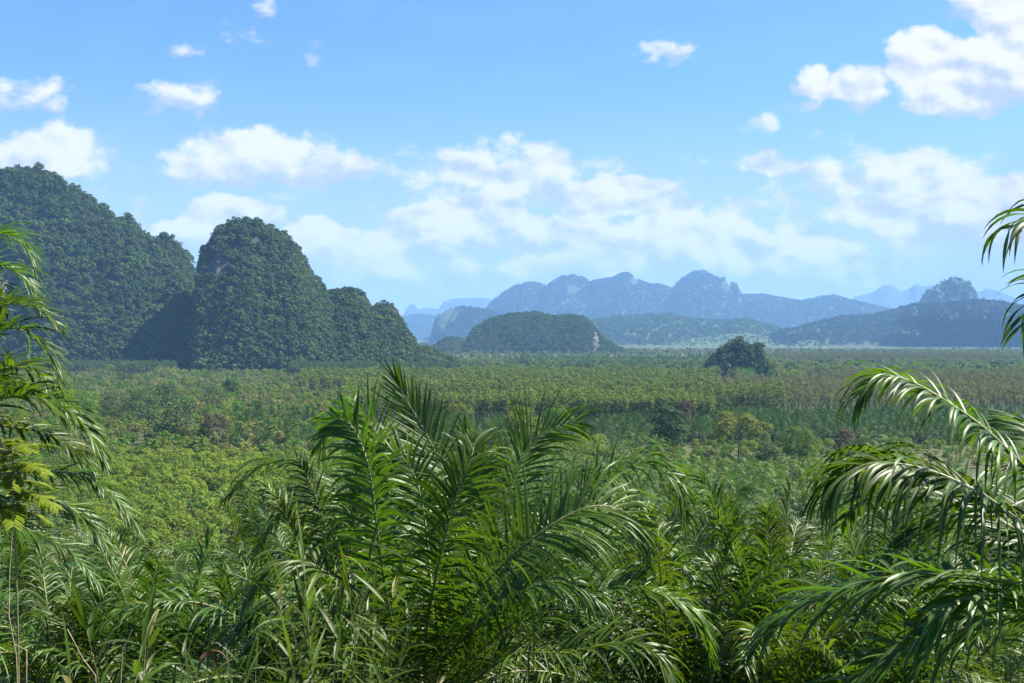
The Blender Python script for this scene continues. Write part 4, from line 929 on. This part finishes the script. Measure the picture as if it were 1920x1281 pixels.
scatter('undergrowth', P, np.clip(0.55 + P[:, 1] * 0.03, 0, 2.2) * rg.uniform(.7, 1.4, len(P)), ups, 91, 'tangled leafy undergrowth between the palms on the slope', 'undergrowth')

# yellow green feathery sapling at the left edge
def feather_leaf(lb, sb, p0, d, L, rg):
    """twice-divided leaf: pinnae in pairs, each with rows of tiny leaflets"""
    P = [p0]; dd = d / np.linalg.norm(d)
    for i in range(12):
        dd = dd + G * 0.07; dd /= np.linalg.norm(dd); P.append(P[-1] + dd * L / 12)
    P = np.array(P); tube(sb, P, np.linspace(0.005, 0.0015, 13), 4)
    s = np.cross(dd, [0, 0, 1.0]); s /= np.linalg.norm(s)
    for i in range(2, 13):
        for sg in (1, -1):
            b = P[i]; pd = s * sg * 0.85 + (P[i] - P[i - 1]) / np.linalg.norm(P[i] - P[i - 1]) * 0.55 + np.array([0, 0, rg.normal() * .12]); pd /= np.linalg.norm(pd)
            pl = L * 0.30 * np.interp(i, [2, 6, 12], [0.75, 1, 0.5]); n = 16
            t = (np.arange(n) + 0.5) / n; C0 = b + pd * (t * pl)[:, None] + G * (t ** 2 * pl * 0.25)[:, None]
            ax = (P[i] - P[i - 1]) / np.linalg.norm(P[i] - P[i - 1])
            for s2 in (1, -1):
                a = ax * s2 * 0.9 + pd * 0.45; a /= np.linalg.norm(a); w2 = pd * 0.0068; l2 = 0.034
                V = np.stack([C0, C0 + a * l2 * .5 - w2, C0 + a * l2, C0 + a * l2 * .5 + w2], 1).reshape(-1, 3)
                lb.add(V, np.arange(4 * n).reshape(-1, 4))
def sapling(base, top, label, seed, nleaf=20, L=0.36, low=0.86):
    rg = np.random.default_rng(seed); base = np.array(base); top = np.array(top) - base
    t = empty('feathery_sapling', base); tag(t, label, 'sapling')
    sb = MB(); lb = MB(); S = catmull([[0, 0, -0.1], top * 0.5 + [0.05, 0, 0], top], 14); tube(sb, S, np.linspace(0.016, 0.004, 14), 6)
    for i in range(nleaf):
        f = low + (1 - low) * i / nleaf; p = np.array([np.interp(f, np.linspace(0, 1, 14), S[:, k]) for k in range(3)])
        a = i * 2.4 + rg.normal() * .2; e = rg.uniform(0.05, 0.6)
        feather_leaf(lb, sb, p, np.array([math.cos(a) * math.cos(e), math.sin(a) * math.cos(e), math.sin(e)]), L * rg.uniform(.75, 1.15), rg)
    sb.obj('stem', [RACHIS], t, smooth=True); lb.obj('leaves', [FEATHER], t)
b0 = at(20, 1281, 8.6); b0[2] = float(gz(b0[0], b0[1]))
sapling(b0, at(22, 822, 8.6), 'yellow green feathery leaved sapling in front of the left palm', 1001)

# dry stems at the lower left
rg = np.random.default_rng(8)
for i, (pa, pb, d, lab) in enumerate([((32, 1290), (22, 1000), 6.2, 'thin tan dry stem standing at the far left among the reeds'), ((180, 1290), (125, 1180), 5.6, 'short leaning tan dry stem in the reeds'), ((225, 1290), (248, 1180), 6.0, 'thin tan stem leaning the other way beside the short one'), ((48, 1290), (28, 1210), 5.6, 'bent tan dry stem crossing the base of the far left stem')]):
    a = at(*pa, d); b = at(*pb, d); g0 = a.copy(); g0[2] = float(gz(a[0], a[1])) - 0.05
    mb = MB(); tube(mb, catmull([g0, a, (a + b) / 2 + rg.normal(size=3) * 0.015, b], 14), np.linspace(0.006, 0.0025, 14), 5)
    tag(mb.obj('dry_stem', [STRAW], smooth=True), lab, 'dry stem')
# curled dead leaf
mb = MB(); c0 = at(388, 1222, 5.9)
for k in range(4):
    blade(mb, c0 + rg.normal(size=3) * .006, np.array([rg.normal() * .5 + .3, rg.normal() * .3, 0.1 - 0.25 * k]), rg.uniform(.09, .17), rg.uniform(.008, .015), rg.uniform(2.2, 4.0), rg, K=9)
tag(mb.obj('dead_leaf', [DEAD], smooth=True), 'curled dark brown dead leaf hanging among the reeds', 'dead leaf')

# ------------------------------------------------------------------ the cloud that shades the right-hand hill
def build_cloud():
    rg = np.random.default_rng(4); mb = MB()
    tgt = np.array([2650.0, 5000.0, 40.0]); t = (2300 - tgt[2]) / sd.z; c = tgt + np.array(sd) * t
    for i in range(46):
        a = rg.uniform(0, 6.28); r = math.sqrt(rg.random())
        ctr = c + np.array([math.cos(a) * r * 1050, math.sin(a) * r * 640, rg.uniform(-40, 130) * (1 - r)])
        n1, n2 = 16, 10; th = np.linspace(0, 2 * math.pi, n1, endpoint=False); ph = np.linspace(-math.pi / 2, math.pi / 2, n2)
        TH, PH = np.meshgrid(th, ph); rad = rg.uniform(170, 320) * (1 - 0.45 * r) * (1 + 0.12 * rg.normal(size=TH.shape))
        V = np.stack([np.cos(TH) * np.cos(PH) * rad, np.sin(TH) * np.cos(PH) * rad, np.sin(PH) * rad * 0.45], -1).reshape(-1, 3) + ctr
        ii = (np.arange(n2 - 1) * n1)[:, None]; jj = np.arange(n1)[None, :]; j2 = (jj + 1) % n1
        mb.add(V, np.stack([ii + jj, ii + j2, ii + n1 + j2, ii + n1 + jj], -1).reshape(-1, 4))
    m = bpy.data.materials.new('cloud'); m.use_nodes = True; b = m.node_tree.nodes['Principled BSDF']
    b.inputs['Base Color'].default_value = (0.9, 0.9, 0.9, 1); b.inputs['Roughness'].default_value = 1
    tag(mb.obj('cloud', [m], smooth=True), 'white cloud high above the shaded hill', 'cloud', kind='stuff')
build_cloud()

# ------------------------------------------------------------------ haze
def build_haze():
    x0, x1, y0, y1, z0, z1 = -12500, 12500, -80, 20000, -6, 1000
    V = np.array([[x, y, z] for z in (z0, z1) for y in (y0, y1) for x in (x0, x1)], dtype=float)
    Q = np.array([[0, 2, 3, 1], [4, 5, 7, 6], [0, 1, 5, 4], [2, 6, 7, 3], [0, 4, 6, 2], [1, 3, 7, 5]])
    m = bpy.data.materials.new('haze'); m.use_nodes = True; nt = m.node_tree; nt.nodes.clear(); w = NT(nt)
    o = w.n('ShaderNodeOutputMaterial'); p = w.n('ShaderNodeVolumePrincipled')
    p.inputs['Color'].default_value = (0.28, 0.54, 0.96, 1); p.inputs['Density'].default_value = 0.66e-4; p.inputs['Anisotropy'].default_value = 0.0
    w.put(o.inputs['Volume'], p.outputs[0])
    tag(mesh_obj('haze', V, Q, m), 'thin blue haze filling the air of the valley', 'haze', kind='stuff')
build_haze()
